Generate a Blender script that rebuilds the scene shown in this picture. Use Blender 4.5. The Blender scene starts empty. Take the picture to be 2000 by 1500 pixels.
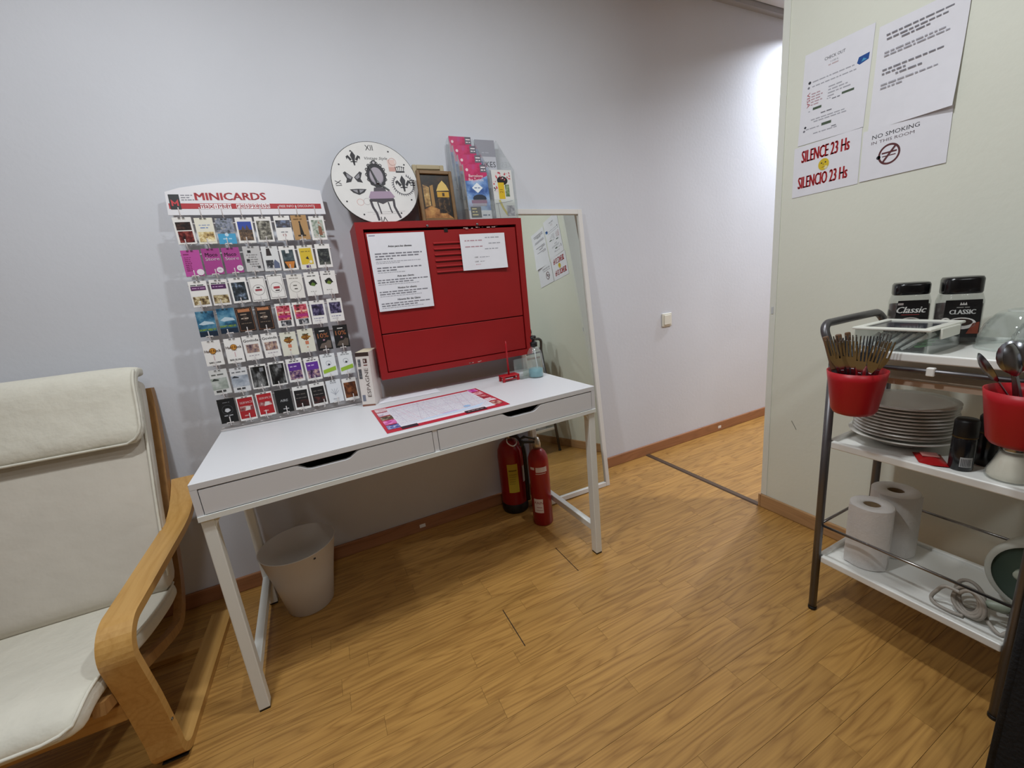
import bpy, bmesh, math, random
from mathutils import Vector, Matrix
random.seed(7)
S = bpy.context.scene
COL = S.collection
PI = math.pi

# ------------------------------------------------------------------ camera, world, lights
cd = bpy.data.cameras.new('camera'); cam = bpy.data.objects.new('camera', cd); COL.objects.link(cam)
cd.sensor_width = 36.0; cd.lens = 792.9 * 36 / 2000; cd.clip_start = 0.02
cam.location = (0.3648, -1.9395, 1.1741)
cam.rotation_euler = (1.3354, 0.0993, -0.4483)
S.camera = cam
S.view_settings.view_transform = 'Standard'; S.view_settings.look = 'None'
S.view_settings.gamma = 1.0; S.view_settings.use_curve_mapping = False
S.view_settings.exposure = 0.1

w = bpy.data.worlds.new('world'); S.world = w; w.use_nodes = True
w.node_tree.nodes['Background'].inputs[0].default_value = (.80, .80, .86, 1)
w.node_tree.nodes['Background'].inputs[1].default_value = 0.25

def area(name, loc, power, size, col=(1, 1, 1), spread=150, rot=(0, 0, 0)):
    l = bpy.data.lights.new(name, 'AREA'); l.shape = 'DISK'; l.size = size; l.energy = power; l.color = col
    l.spread = math.radians(spread)
    o = bpy.data.objects.new(name, l); COL.objects.link(o); o.location = loc; o.rotation_euler = rot
    return o
CEIL = 2.666
LC = (.92, .97, 1.0)
area('downlight_desk', (-0.05, -1.10, CEIL - .02), 17.5, .12, LC, 178)
area('downlight_cart', (1.15, -1.26, CEIL - .02), 14, .12, LC, 178)
area('fill_left', (-1.2, -1.5, CEIL - .02), 2.5, .16, LC, 178)  # added fill, unseen: lifts the wall at upper left
area('fill_rear', (0.4, -2.9, CEIL - .02), 10, .3, LC, 170)  # added ambient fill from behind the camera, no known fitting
area('downlight_hall', (3.66, -.30, CEIL - .02), 22, .12, (.84, .90, 1))
area('fill_hall_far', (3.3, -1.6, CEIL - .02), 26, .16, (.93, .95, 1))  # extra fill added to brighten the right-hand wall

# ------------------------------------------------------------------ materials
def lin(h):
    h = h.lstrip('#'); c = [int(h[i:i+2], 16) / 255 for i in (0, 2, 4)]
    return tuple(x / 12.92 if x <= .04045 else ((x + .055) / 1.055) ** 2.4 for x in c) + (1,)
MC = {}
def mat(hexc, rough=.55, metal=0.0, noise=0.0, scale=40, bump=0.0, bscale=80, spec=.5, key=None):
    k = (hexc, rough, metal, noise, scale, bump, bscale, spec)
    if k in MC: return MC[k]
    m = bpy.data.materials.new('m_' + hexc.strip('#') + '_%d' % len(MC)); m.use_nodes = True
    nt = m.node_tree; b = nt.nodes['Principled BSDF']
    c = lin(hexc)
    b.inputs['Base Color'].default_value = c; b.inputs['Roughness'].default_value = rough
    b.inputs['Metallic'].default_value = metal; b.inputs['Specular IOR Level'].default_value = spec
    if noise or bump:
        tc = nt.nodes.new('ShaderNodeTexCoord')
    if noise:
        n = nt.nodes.new('ShaderNodeTexNoise'); n.inputs['Scale'].default_value = scale; n.inputs['Detail'].default_value = 4
        nt.links.new(tc.outputs['Object'], n.inputs['Vector'])
        r = nt.nodes.new('ShaderNodeValToRGB')
        r.color_ramp.elements[0].position = .3; r.color_ramp.elements[1].position = .7
        r.color_ramp.elements[0].color = tuple(x * (1 - noise) for x in c[:3]) + (1,)
        r.color_ramp.elements[1].color = tuple(min(1, x * (1 + noise * .4)) for x in c[:3]) + (1,)
        nt.links.new(n.outputs[0], r.inputs[0]); nt.links.new(r.outputs[0], b.inputs['Base Color'])
    if bump:
        n2 = nt.nodes.new('ShaderNodeTexNoise'); n2.inputs['Scale'].default_value = bscale; n2.inputs['Detail'].default_value = 3
        nt.links.new(tc.outputs['Object'], n2.inputs['Vector'])
        bp = nt.nodes.new('ShaderNodeBump'); bp.inputs['Strength'].default_value = bump; bp.inputs['Distance'].default_value = .01
        nt.links.new(n2.outputs[0], bp.inputs['Height']); nt.links.new(bp.outputs[0], b.inputs['Normal'])
    MC[k] = m
    return m
def photo(cols, scale=60, seed=0.0, stretch=(1, 1, 1), rough=.4):
    """a printed photograph: soft patches of the given colours"""
    k = ('photo', tuple(cols), scale, seed, stretch)
    if k in MC: return MC[k]
    m = bpy.data.materials.new('print_%d' % len(MC)); m.use_nodes = True
    nt = m.node_tree; b = nt.nodes['Principled BSDF']; b.inputs['Roughness'].default_value = rough
    tc = nt.nodes.new('ShaderNodeTexCoord'); mp = nt.nodes.new('ShaderNodeMapping')
    mp.inputs['Scale'].default_value = stretch; mp.inputs['Location'].default_value = (seed, seed * 1.7, seed * .6)
    n = nt.nodes.new('ShaderNodeTexNoise'); n.inputs['Scale'].default_value = scale; n.inputs['Detail'].default_value = 5
    n.inputs['Roughness'].default_value = .6
    r = nt.nodes.new('ShaderNodeValToRGB'); cr = r.color_ramp
    N = len(cols)
    cr.elements[0].position = .36; cr.elements[0].color = lin(cols[0])
    cr.elements[1].position = .64; cr.elements[1].color = lin(cols[-1])
    for i in range(1, N - 1):
        e = cr.elements.new(.36 + .28 * i / (N - 1)); e.color = lin(cols[i])
    nt.links.new(tc.outputs['Object'], mp.inputs[0]); nt.links.new(mp.outputs[0], n.inputs['Vector'])
    nt.links.new(n.outputs[0], r.inputs[0]); nt.links.new(r.outputs[0], b.inputs['Base Color'])
    MC[k] = m
    return m
def glass(hexc='#ffffff', rough=.02, ior=1.45, key='g'):
    k = ('glass', hexc, rough, ior)
    if k in MC: return MC[k]
    m = bpy.data.materials.new('glass_%d' % len(MC)); m.use_nodes = True
    nt = m.node_tree; b = nt.nodes['Principled BSDF']
    b.inputs['Base Color'].default_value = lin(hexc); b.inputs['Roughness'].default_value = rough
    b.inputs['IOR'].default_value = ior; b.inputs['Transmission Weight'].default_value = 1
    MC[k] = m
    return m
def clearplastic(alpha=.25, hexc='#e8ecec', rough=.08):
    """thin clear plastic sheet: mostly see-through with gloss"""
    k = ('cp', alpha, hexc, rough)
    if k in MC: return MC[k]
    m = bpy.data.materials.new('clear_%d' % len(MC)); m.use_nodes = True
    nt = m.node_tree; nt.nodes.remove(nt.nodes['Principled BSDF']); out = nt.nodes['Material Output']
    L = nt.links.new; N = nt.nodes.new
    tr = N('ShaderNodeBsdfTransparent'); tr.inputs[0].default_value = (.94, .955, .95, 1)
    df = N('ShaderNodeBsdfDiffuse'); df.inputs[0].default_value = lin(hexc)
    gl = N('ShaderNodeBsdfGlossy'); gl.inputs['Roughness'].default_value = rough; gl.inputs[0].default_value = (1, 1, 1, 1)
    m1 = N('ShaderNodeMixShader'); m1.inputs[0].default_value = alpha * .55; L(tr.outputs[0], m1.inputs[1]); L(df.outputs[0], m1.inputs[2])
    lw = N('ShaderNodeLayerWeight'); lw.inputs[0].default_value = .5
    pw = N('ShaderNodeMath'); pw.operation = 'POWER'; pw.inputs[1].default_value = 3.5; L(lw.outputs['Facing'], pw.inputs[0])
    fr = N('ShaderNodeMath'); fr.operation = 'MULTIPLY_ADD'; fr.inputs[1].default_value = .55; fr.inputs[2].default_value = .045; L(pw.outputs[0], fr.inputs[0])
    m2 = N('ShaderNodeMixShader'); L(fr.outputs[0], m2.inputs[0]); L(m1.outputs[0], m2.inputs[1]); L(gl.outputs[0], m2.inputs[2]); L(m2.outputs[0], out.inputs[0])
    MC[k] = m
    return m
def wood(name, c1, c2, axis='X', scale=1.0, rough=.4, rnd=False, coat=0.0, tint=.0):
    m = bpy.data.materials.new(name); m.use_nodes = True
    nt = m.node_tree; b = nt.nodes['Principled BSDF']; b.inputs['Roughness'].default_value = rough
    b.inputs['Coat Weight'].default_value = coat; b.inputs['Coat Roughness'].default_value = .25
    L = nt.links.new; N = nt.nodes.new
    tc = N('ShaderNodeTexCoord'); oi = N('ShaderNodeObjectInfo')
    off = N('ShaderNodeVectorMath'); off.operation = 'MULTIPLY_ADD'
    cx = N('ShaderNodeCombineXYZ')
    if rnd:
        m1 = N('ShaderNodeMath'); m1.operation = 'MULTIPLY'; m1.inputs[1].default_value = 37.0; L(oi.outputs['Random'], m1.inputs[0])
        m2 = N('ShaderNodeMath'); m2.operation = 'MULTIPLY'; m2.inputs[1].default_value = 91.0; L(oi.outputs['Random'], m2.inputs[0])
        L(m1.outputs[0], cx.inputs[0]); L(m2.outputs[0], cx.inputs[2]); 
    off.inputs[1].default_value = (1, 1, 1)
    L(tc.outputs['Object'], off.inputs[0]); L(cx.outputs[0], off.inputs[2])
    mp = N('ShaderNodeMapping')
    st = {'X': (1.1, 9, 9), 'Y': (9, 1.1, 9), 'Z': (9, 9, 1.1)}[axis]
    mp.inputs['Scale'].default_value = tuple(s * scale for s in st); L(off.outputs[0], mp.inputs[0])
    n1 = N('ShaderNodeTexNoise'); n1.inputs['Scale'].default_value = 1.2; n1.inputs['Detail'].default_value = 2; L(mp.outputs[0], n1.inputs['Vector'])
    # growth rings: bands of the slow noise
    mu = N('ShaderNodeMath'); mu.operation = 'MULTIPLY'; mu.inputs[1].default_value = 80.0; L(n1.outputs[0], mu.inputs[0])
    s0 = N('ShaderNodeMath'); s0.operation = 'SINE'; L(mu.outputs[0], s0.inputs[0])
    s1 = N('ShaderNodeMath'); s1.operation = 'MULTIPLY_ADD'; s1.inputs[1].default_value = .5; s1.inputs[2].default_value = .5; L(s0.outputs[0], s1.inputs[0])
    sn = N('ShaderNodeMath'); sn.operation = 'POWER'; sn.inputs[1].default_value = .38; L(s1.outputs[0], sn.inputs[0])
    mp2 = N('ShaderNodeMapping'); st2 = {'X': (4, 190, 190), 'Y': (190, 4, 190), 'Z': (190, 190, 4)}[axis]
    mp2.inputs['Scale'].default_value = tuple(s * scale for s in st2); L(off.outputs[0], mp2.inputs[0])
    n2 = N('ShaderNodeTexNoise'); n2.inputs['Scale'].default_value = 1; n2.inputs['Detail'].default_value = 3; L(mp2.outputs[0], n2.inputs['Vector'])
    a = N('ShaderNodeMath'); a.operation = 'MULTIPLY_ADD'; a.inputs[1].default_value = .17; L(sn.outputs[0], a.inputs[0])
    h2 = N('ShaderNodeMath'); h2.operation = 'MULTIPLY'; h2.inputs[1].default_value = .36; L(n2.outputs[0], h2.inputs[0]); L(h2.outputs[0], a.inputs[2])
    a.inputs[1].default_value = .17
    r = N('ShaderNodeValToRGB'); r.color_ramp.elements[0].position = .06; r.color_ramp.elements[1].position = .42
    r.color_ramp.elements[0].color = lin(c1); r.color_ramp.elements[1].color = lin(c2); L(a.outputs[0], r.inputs[0])
    if rnd:
        hs = N('ShaderNodeHueSaturation'); mm = N('ShaderNodeMapRange'); mm.inputs['To Min'].default_value = 1 - tint; mm.inputs['To Max'].default_value = 1 + tint
        L(oi.outputs['Random'], mm.inputs['Value']); L(mm.outputs[0], hs.inputs['Value']); L(r.outputs[0], hs.inputs['Color'])
        L(hs.outputs[0], b.inputs['Base Color'])
    else: L(r.outputs[0], b.inputs['Base Color'])
    bu = N('ShaderNodeBump'); bu.inputs['Strength'].default_value = .06; bu.inputs['Distance'].default_value = .004
    L(n2.outputs[0], bu.inputs['Height']); L(bu.outputs[0], b.inputs['Normal'])
    return m

M_WALL = mat('#d7d9e0', .7, noise=.035, scale=2.2, bump=.06, bscale=55)
M_WALL2 = mat('#8d8076', .7, noise=.04, scale=3)
M_PART = mat('#e4e6d9', .6, noise=.03, scale=2.5, bump=.06, bscale=60)
M_CEIL = mat('#d9d8da', .8, noise=.02, scale=5)
M_TRIM = wood('wood_skirting', '#8a5c3e', '#a8744f', 'X', .8, .45)
M_TRIMY = wood('wood_skirting_y', '#a07a52', '#bd9468', 'Y', .8, .45)
M_PLANK = wood('wood_plank', '#845a2a', '#bf914e', 'X', 1.0, .38, True, .10, .07)
M_BIRCH = wood('wood_birch', '#b98a47', '#cfa260', 'Y', .7, .38)
M_BIRCHX = wood('wood_birch_x', '#a87a3f', '#c39452', 'X', .7, .42)
M_BIRCH_SHADED = wood('wood_birch_z_shaded', '#8a6238', '#a57a48', 'Z', .7, .45)  # same birch, shade behind the cushion put into darker tones
M_CANVAS = mat('#dbd7c9', .9, noise=.05, scale=14, bump=.35, bscale=28)
M_CANVAS2 = mat('#cdc6ba', .95, noise=.04, scale=10, bump=.25, bscale=20)
M_WLAC = mat('#dadadd', .42)
M_WMETAL = mat('#e4e6e2', .38)
M_RED = mat('#950c10', .5, noise=.08, scale=6)
M_PAPER = mat('#e9e9f0', .75, noise=.02, scale=30)
M_INK = mat('#2c2c34', .7)
M_INKG = mat('#7d7d86', .7)
M_INKL = mat('#a9a9b2', .7)
M_BLACK = mat('#0d0d0f', .45)
M_STEEL = mat('#92959a', .24, 1.0)
M_TUBE = mat('#6c6a6c', .38, .85)
M_WPLAST = mat('#e9e9e4', .3)
M_WWIRE = mat('#e2dcdc', .4)

# ------------------------------------------------------------------ mesh helpers
_TX = {}
def text_polys(t):
    if t in _TX: return _TX[t]
    cu = bpy.data.curves.new('t', 'FONT'); cu.body = t; cu.size = 1; cu.resolution_u = 2; cu.align_x = 'CENTER'
    o = bpy.data.objects.new('t', cu)
    me = bpy.data.meshes.new_from_object(o)
    vs = [tuple(v.co[:2]) for v in me.vertices]; fs = [tuple(p.vertices) for p in me.polygons]
    bpy.data.objects.remove(o); bpy.data.curves.remove(cu); bpy.data.meshes.remove(me)
    xs = [v[0] for v in vs] or [0]; ys = [v[1] for v in vs] or [0]
    _TX[t] = (vs, fs, min(xs), max(xs), min(ys), max(ys))
    return _TX[t]

class MB:
    """collects geometry for ONE mesh object, several materials possible"""
    def __init__(s): s.v = []; s.f = []; s.m = []; s.mats = []; s.sm = []
    def mi(s, m):
        if m not in s.mats: s.mats.append(m)
        return s.mats.index(m)
    def add(s, vs, fs, m=None, smooth=False):
        k = len(s.v); s.v += [tuple(x) for x in vs]; i = s.mi(m)
        for f in fs: s.f.append(tuple(a + k for a in f)); s.m.append(i); s.sm.append(smooth)
        return s
    def box(s, x0, x1, y0, y1, z0, z1, m=None, M=None):
        vs = [Vector((x, y, z)) for x in (x0, x1) for y in (y0, y1) for z in (z0, z1)]
        if M: vs = [M @ v for v in vs]
        return s.add(vs, [(0, 1, 3, 2), (4, 6, 7, 5), (0, 4, 5, 1), (2, 3, 7, 6), (0, 2, 6, 4), (1, 5, 7, 3)], m)
    def bbox(s, x0, x1, y0, y1, z0, z1, m=None, r=.004, seg=2, M=None):
        bm = bmesh.new(); bmesh.ops.create_cube(bm, size=1)
        for v in bm.verts: v.co = Vector(((x0 + x1) / 2 + v.co.x * (x1 - x0), (y0 + y1) / 2 + v.co.y * (y1 - y0), (z0 + z1) / 2 + v.co.z * (z1 - z0)))
        r = min(r, (x1 - x0) * .49, (y1 - y0) * .49, (z1 - z0) * .49)
        bmesh.ops.bevel(bm, geom=list(bm.edges), offset=r, segments=seg, affect='EDGES', profile=.5)
        return s.bm(bm, m, M, False)
    def bm(s, bm, m, M=None, smooth=True):
        bm.verts.index_update()
        vs = [(M @ v.co) if M else v.co.copy() for v in bm.verts]; fs = [tuple(v.index for v in f.verts) for f in bm.faces]
        bm.free(); return s.add(vs, fs, m, smooth)
    def lathe(s, prof, c=(0, 0, 0), n=32, m=None, M=None, cap0=True, cap1=True, smooth=True, sx=1, sy=1, pw=2.0):
        vs = []; c = Vector(c)
        for r, z in prof:
            for i in range(n):
                a = 2 * PI * i / n; ca, sa = math.cos(a), math.sin(a)
                if pw != 2:
                    q = (abs(ca) ** pw + abs(sa) ** pw) ** (-1 / pw); ca *= q; sa *= q
                p = Vector((c.x + r * ca * sx, c.y + r * sa * sy, c.z + z))
                vs.append(M @ p if M else p)
        fs = []
        for j in range(len(prof) - 1):
            for i in range(n):
                k = (i + 1) % n; fs.append((j * n + i, j * n + k, (j + 1) * n + k, (j + 1) * n + i))
        if cap0: fs.append(tuple(reversed(range(n))))
        if cap1: fs.append(tuple((len(prof) - 1) * n + i for i in range(n)))
        return s.add(vs, fs, m, smooth)
    def tube(s, pts, r, m=None, n=10, closed=False, M=None, rr=None):
        pts = [Vector(p) for p in pts]; N = len(pts); vs = []
        up = None
        for i, p in enumerate(pts):
            a = pts[(i - 1) % N] if (i or closed) else p; b = pts[(i + 1) % N] if (i < N - 1 or closed) else p
            t = (b - a).normalized()
            if up is None:
                up = Vector((0, 0, 1)) if abs(t.z) < .9 else Vector((0, 1, 0))
            x = t.cross(up)
            if x.length < 1e-5: x = t.orthogonal()
            x.normalize(); up = x.cross(t).normalized()
            q = rr[i] if rr else r
            for k in range(n):
                an = 2 * PI * k / n; v = p + (x * math.cos(an) + up * math.sin(an)) * q
                vs.append(M @ v if M else v)
        fs = []
        for i in range(N if closed else N - 1):
            j = (i + 1) % N
            for k in range(n):
                l = (k + 1) % n; fs.append((i * n + k, i * n + l, j * n + l, j * n + k))
        if not closed: fs += [tuple(reversed(range(n))), tuple((N - 1) * n + k for k in range(n))]
        return s.add(vs, fs, m, True)
    def prism(s, poly, h0, h1, m=None, axis='Y', M=None):
        """poly in (a,b): axis Y -> (x,z); Z -> (x,y); X -> (y,z)"""
        def P(a, b, h): return Vector({'Y': (a, h, b), 'Z': (a, b, h), 'X': (h, a, b)}[axis])
        n = len(poly); vs = [P(a, b, h0) for a, b in poly] + [P(a, b, h1) for a, b in poly]
        if M: vs = [M @ v for v in vs]
        fs = [tuple(range(n)), tuple(reversed(range(n, 2 * n)))] + [(i, i + n, (i + 1) % n + n, (i + 1) % n) for i in range(n)]
        return s.add(vs, fs, m)
    def ribbon(s, path, x0, x1, t, m=None):
        """bent lamination: path of (y,z), thickness t to the right side of travel"""
        n = len(path); A = []; B = []
        for i in range(n):
            a = Vector(path[max(i - 1, 0)]); b = Vector(path[min(i + 1, n - 1)]); d = (b - a).normalized(); nn = Vector((d.y, -d.x))
            p = Vector(path[i]); A.append(p); B.append(p + nn * t)
        vs = []
        for i in range(n):
            for x, p in ((x0, A[i]), (x1, A[i]), (x1, B[i]), (x0, B[i])): vs.append((x, p.x, p.y))
        fs = []
        for i in range(n - 1):
            for k in range(4):
                l = (k + 1) % 4; fs.append((i * 4 + k, i * 4 + l, (i + 1) * 4 + l, (i + 1) * 4 + k))
        fs += [(3, 2, 1, 0), tuple((n - 1) * 4 + k for k in range(4))]
        return s.add(vs, fs, m)
    # ---- flat print on a sheet whose front faces -Y (x right, z up); d = distance in front
    def rect(s, x0, z0, x1, z1, m, y=0.0): return s.add([(x0, y, z0), (x1, y, z0), (x1, y, z1), (x0, y, z1)], [(0, 1, 2, 3)], m)
    def poly(s, pts, m, y=0.0): return s.add([(a, y, b) for a, b in pts], [tuple(range(len(pts)))], m)
    def disc(s, x, z, r, m, y=0.0, rz=None, n=24):
        rz = rz or r
        return s.poly([(x + r * math.cos(2 * PI * i / n), z + rz * math.sin(2 * PI * i / n)) for i in range(n)], m, y)
    def ring(s, x, z, r0, r1, m, y=0.0, n=32, a0=0, a1=2 * PI, k=1.0):
        vs = []; 
        for i in range(n + 1):
            a = a0 + (a1 - a0) * i / n
            vs += [(x + r0 * math.cos(a), y, z + r0 * k * math.sin(a)), (x + r1 * math.cos(a), y, z + r1 * k * math.sin(a))]
        return s.add(vs, [(2 * i, 2 * i + 1, 2 * i + 3, 2 * i + 2) for i in range(n)], m)
    def line(s, pts, wd, m, y=0.0):
        for (a, b), (c, d) in zip(pts[:-1], pts[1:]):
            v = Vector((c - a, d - b)); 
            if v.length < 1e-7: continue
            n = Vector((-v.y, v.x)).normalized() * wd / 2
            s.poly([(a - n.x, b - n.y), (c - n.x, d - n.y), (c + n.x, d + n.y), (a + n.x, b + n.y)], m, y)
        return s
    def text(s, t, x, z, m, y=0.0, width=None, height=None, rot=0.0, shear=0.0, align='C', bold=0.0):
        vs, fs, xa, xb, ya, yb = text_polys(t)
        W = max(xb - xa, 1e-6); H = max(yb - ya, 1e-6)
        sx = width / W if width else None; sz = height / H if height else None
        sx = sx or sz; sz = sz or sx
        ca, sa = math.cos(rot), math.sin(rot); k0 = {'C': (xa + xb) / 2, 'L': xa, 'R': xb}[align]
        for dx in ([0] if not bold else [-bold, 0, bold]):
            P = []
            for a, b in vs:
                u = (a - k0) * sx + dx; v = (b - (ya + yb) / 2) * sz; u += shear * v
                P.append((x + u * ca - v * sa, y - abs(dx) * .02, z + u * sa + v * ca))
            s.add(P, fs, m)
        return s
    def words(s, x0, z, x1, h, m, y=0.0, seed=0, rot=0.0):
        """a line of print too small to read: word-long strokes"""
        R = random.Random(seed); x = x0
        while x < x1 - h:
            l = min(R.uniform(1.2, 4.5) * h, x1 - x); s.rect(x, z - h * .38, x + l, z + h * .38, m, y); x += l + h * .7
        return s
    def build(s, name, parent=None, M=None, bevel=0, auto=True):
        me = bpy.data.meshes.new(name); me.from_pydata(s.v, [], s.f)
        for m in s.mats: me.materials.append(m)
        me.polygons.foreach_set('material_index', s.m); me.polygons.foreach_set('use_smooth', s.sm)
        me.update()
        o = bpy.data.objects.new(name, me); COL.objects.link(o)
        if parent: o.parent = parent
        if M: o.matrix_basis = M
        return o

def tag(o, label=None, cat=None, group=None, kind=None):
    if label: o['label'] = label
    if cat: o['category'] = cat
    if group: o['group'] = group
    if kind: o['kind'] = kind
    return o
def thing(name, label, cat, loc=(0, 0, 0), rot=(0, 0, 0), group=None):
    o = bpy.data.objects.new(name, None); COL.objects.link(o); o.location = loc; o.rotation_euler = rot; o.empty_display_size = .05
    return tag(o, label, cat, group)
def place(o, loc, rot=(0, 0, 0)):
    o.location = loc; o.rotation_euler = rot; return o
def copy_tree(o, parent=None):
    c = o.copy(); COL.objects.link(c); c.parent = parent
    for ch in o.children: copy_tree(ch, c)
    return c
def arc(cx, cy, r, a0, a1, n=8):
    return [(cx + r * math.cos(math.radians(a0 + (a1 - a0) * i / n)), cy + r * math.sin(math.radians(a0 + (a1 - a0) * i / n))) for i in range(n + 1)]
def smooth_path(pts, n=6):
    """Catmull-Rom through the points"""
    P = [Vector(p) for p in pts]; out = []
    for i in range(len(P) - 1):
        p0 = P[max(i - 1, 0)]; p1 = P[i]; p2 = P[i + 1]; p3 = P[min(i + 2, len(P) - 1)]
        for k in range(n):
            t = k / n; out.append(.5 * ((2 * p1) + (p2 - p0) * t + (2 * p0 - 5 * p1 + 4 * p2 - p3) * t * t + (3 * p1 - p0 - 3 * p2 + p3) * t ** 3))
    out.append(P[-1]); return out

# ------------------------------------------------------------------ the room
PX = 2.169; PEND = -.79
X0, X1, YR = -1.75, 5.2, -4.2
def struct(mb, name): return tag(mb.build(name), kind='structure')
struct(MB().box(X0, X1, 0, .12, 0, CEIL + .1, M_WALL), 'wall_back')
struct(MB().box(X0 - .1, X0, YR, .12, 0, CEIL + .1, M_WALL2), 'wall_left')
struct(MB().box(X1, X1 + .1, YR, .12, 0, CEIL + .1, M_WALL), 'wall_hall_end')
struct(MB().box(X0 - .1, X1 + .1, YR - .1, YR, 0, CEIL + .1, M_WALL2), 'wall_rear')
pt = struct(MB().box(PX, PX + .09, YR, PEND, 0, CEIL, M_PART), 'wall_partition')
MB().box(PX - .004, PX + .094, PEND - .022, PEND + .004, .068, CEIL - .001, mat('#e3e5dc', .5)).build('corner_strip', pt)
MB().box(PX - .006, PX - .0042, PEND - .013, PEND - .004, .945, .975, mat('#c9cdd0', .35)).build('latch_plate', pt)
sc = MB(); sc.line([(0, 0), (.014, -.022), (.022, -.036)], .0025, mat('#7c7d74', .8))
sc.build('scuff', pt, Matrix.Translation((PX - .0008, -.905, .475)) @ Matrix.Rotation(-PI / 2, 4, 'Z'))
# ceiling of lay-in panels with a shadow-gap cornice
ce = struct(MB().box(X0, X1, YR, 0, CEIL + .035, CEIL + .1, M_CEIL), 'ceiling')
for i in range(5):
    for j in range(4):
        MB().box(X0 + .03 + i * 1.38, X0 + .03 + i * 1.38 + 1.374, -.04 - (j + 1) * 1.03 + .006, -.04 - j * 1.03, CEIL + .012, CEIL + .036, M_CEIL).build('ceiling_panel', ce)
struct(MB().box(X0, X1, -.035, 0, CEIL - .016, CEIL + .03, mat('#a9a8aa', .6)), 'trim_1')
# skirting boards
def skirt(name, x0, x1, y0, y1, m): return struct(MB().bbox(x0, x1, y0, y1, 0, .067, m, .004, 2), name)
bb = skirt('baseboard_back', X0, X1, -.014, 0, M_TRIM)
for x in (.652, 2.858):
    MB().box(x - .015, x + .015, -.0155, -.014, .022, .040, mat('#e6e2dc', .5)).build('sticker', bb)
skirt('baseboard_partition', PX - .014, PX, YR, PEND, M_TRIMY)
skirt('baseboard_partition_end', PX - .014, PX + .1, PEND, PEND + .012, M_TRIMY)
# floor: slab under laminate strips
fl = struct(MB().box(X0, X1, YR, 0, -.06, -.004, mat('#8d6434', .5, noise=.2, scale=9)), 'floor')
plk = MB().box(X0, X1, YR, -1.86, -.004, 0, M_PLANK); tag(plk.build('plank_field', fl), kind='stuff')
tag(MB().box(X0, -.72, -1.86, -.001, -.004, 0, M_PLANK).build('plank_field', fl), kind='stuff')
tag(MB().box(3.75, X1, -1.86, -.001, -.004, 0, M_PLANK).build('plank_field', fl), kind='stuff')
SW = .191 / 3; R = random.Random(3); npl = 0
y = 0 - (.126 - SW * 2) + SW * 0
rows = []; yy = -.126 + 2 * SW
k = 0
while yy > -1.86:
    rows.append((yy, k)); yy -= SW; k += 1
for (yt, k) in rows:
    y1 = min(yt, -.001); y0 = max(yt - SW, -1.86)
    if y0 >= y1: continue
    gap = .0012 if (k % 3 == 2) else .0004
    x = -.72 - 0.0
    fx = {9: .785, 10: .785, 8: .785, 5: 1.145, 6: 1.145, 7: 1.145}.get(k)
    cuts = [x]
    pos = x + R.uniform(.15, .6)
    while pos < 3.75 - .2:
        cuts.append(pos); pos += R.choice((.42, .52, .6, .66)) * R.uniform(.95, 1.05)
    cuts.append(3.75)
    for a, b in zip(cuts[:-1], cuts[1:]):
        MB().box(a + .0003, b - .0003, y0 + gap / 2, y1 - gap / 2, -.004, 0, M_PLANK).build('plank', fl).location = (0, 0, 0)
        npl += 1
# dark open end joints between boards, and the threshold strip of the doorway
for (x, ya, yb) in ((.786, -.897, -.714), (1.145, -.690, -.508)):
    MB().box(x - .0016, x + .0016, ya, yb, -.002, .0003, mat('#2a1a0e', .8)).build('open_joint', fl)
struct(MB().prism([(PX - .018, 0), (PX + .018, 0), (PX + .012, .005), (PX - .012, .005)], PEND + .012, -.014, mat('#5d4a3a', .4, .3)), 'trim_2')
# wall switch
sw = thing('light_switch', 'small white rocker switch on the wall right of the mirror', 'switch', (2.36, -.0, .873))
MB().bbox(-.04, .04, -.010, -.0005, -.042, .042, mat('#e2dfd2', .4), .006, 3).build('plate', sw)
MB().bbox(-.028, .028, -.016, -.010, -.031, .031, mat('#e8e5d8', .35), .003, 2).build('rocker', sw)

# ------------------------------------------------------------------ desk (local: u right, v back, z up; origin front left corner)
DK = (-.0172, -.6914, 0); DR = .0295; H = .76; L = 1.32; D = .55; HB = .656
desk = thing('desk', 'white two-drawer desk with metal legs standing against the wall', 'desk', DK, (0, 0, DR))
def DP(u, v, z=H):      # desk-local point in the room
    c, s = math.cos(DR), math.sin(DR); return Vector((DK[0] + c * u - s * v, DK[1] + s * u + c * v, z))
MB().bbox(0, L, 0, D, .742, H, M_WLAC, .0012, 1).build('tabletop', desk)
b = MB()
b.box(0, .016, .0, D, HB, .742, M_WLAC); b.box(L - .016, L, .0, D, HB, .742, M_WLAC)
b.box(.016, L - .016, D - .016, D, HB, .742, M_WLAC); b.box(.016, L - .016, .02, D - .016, HB, .663, M_WLAC)
b.box(.652, .668, .002, D - .016, .663, .742, M_WLAC)
b.build('drawer_case', desk)
MB().box(0, L, -.003, .02, HB - .004, .6665, M_WMETAL).build('front_rail', desk)
for (a, c, n0, n1) in ((.018, .650, .245, .425), (.670, 1.302, .905, 1.075)):
    zt = .7385; zb = .669
    pl = [(a, zb), (c, zb), (c, zt)] + [(n1, zt), (n1 - .008, zt - .002), (n1 - .03, zt - .017), (n1 - .042, zt - .02), (n0 + .042, zt - .02), (n0 + .03, zt - .017), (n0 + .008, zt - .002), (n0, zt)] + [(a, zt)]
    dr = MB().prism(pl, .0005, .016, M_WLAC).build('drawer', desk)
    MB().box(a + .02, c - .02, .03, .5, .67, .68, mat('#2b2a28', .8)).build('drawer_box', dr)
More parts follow.
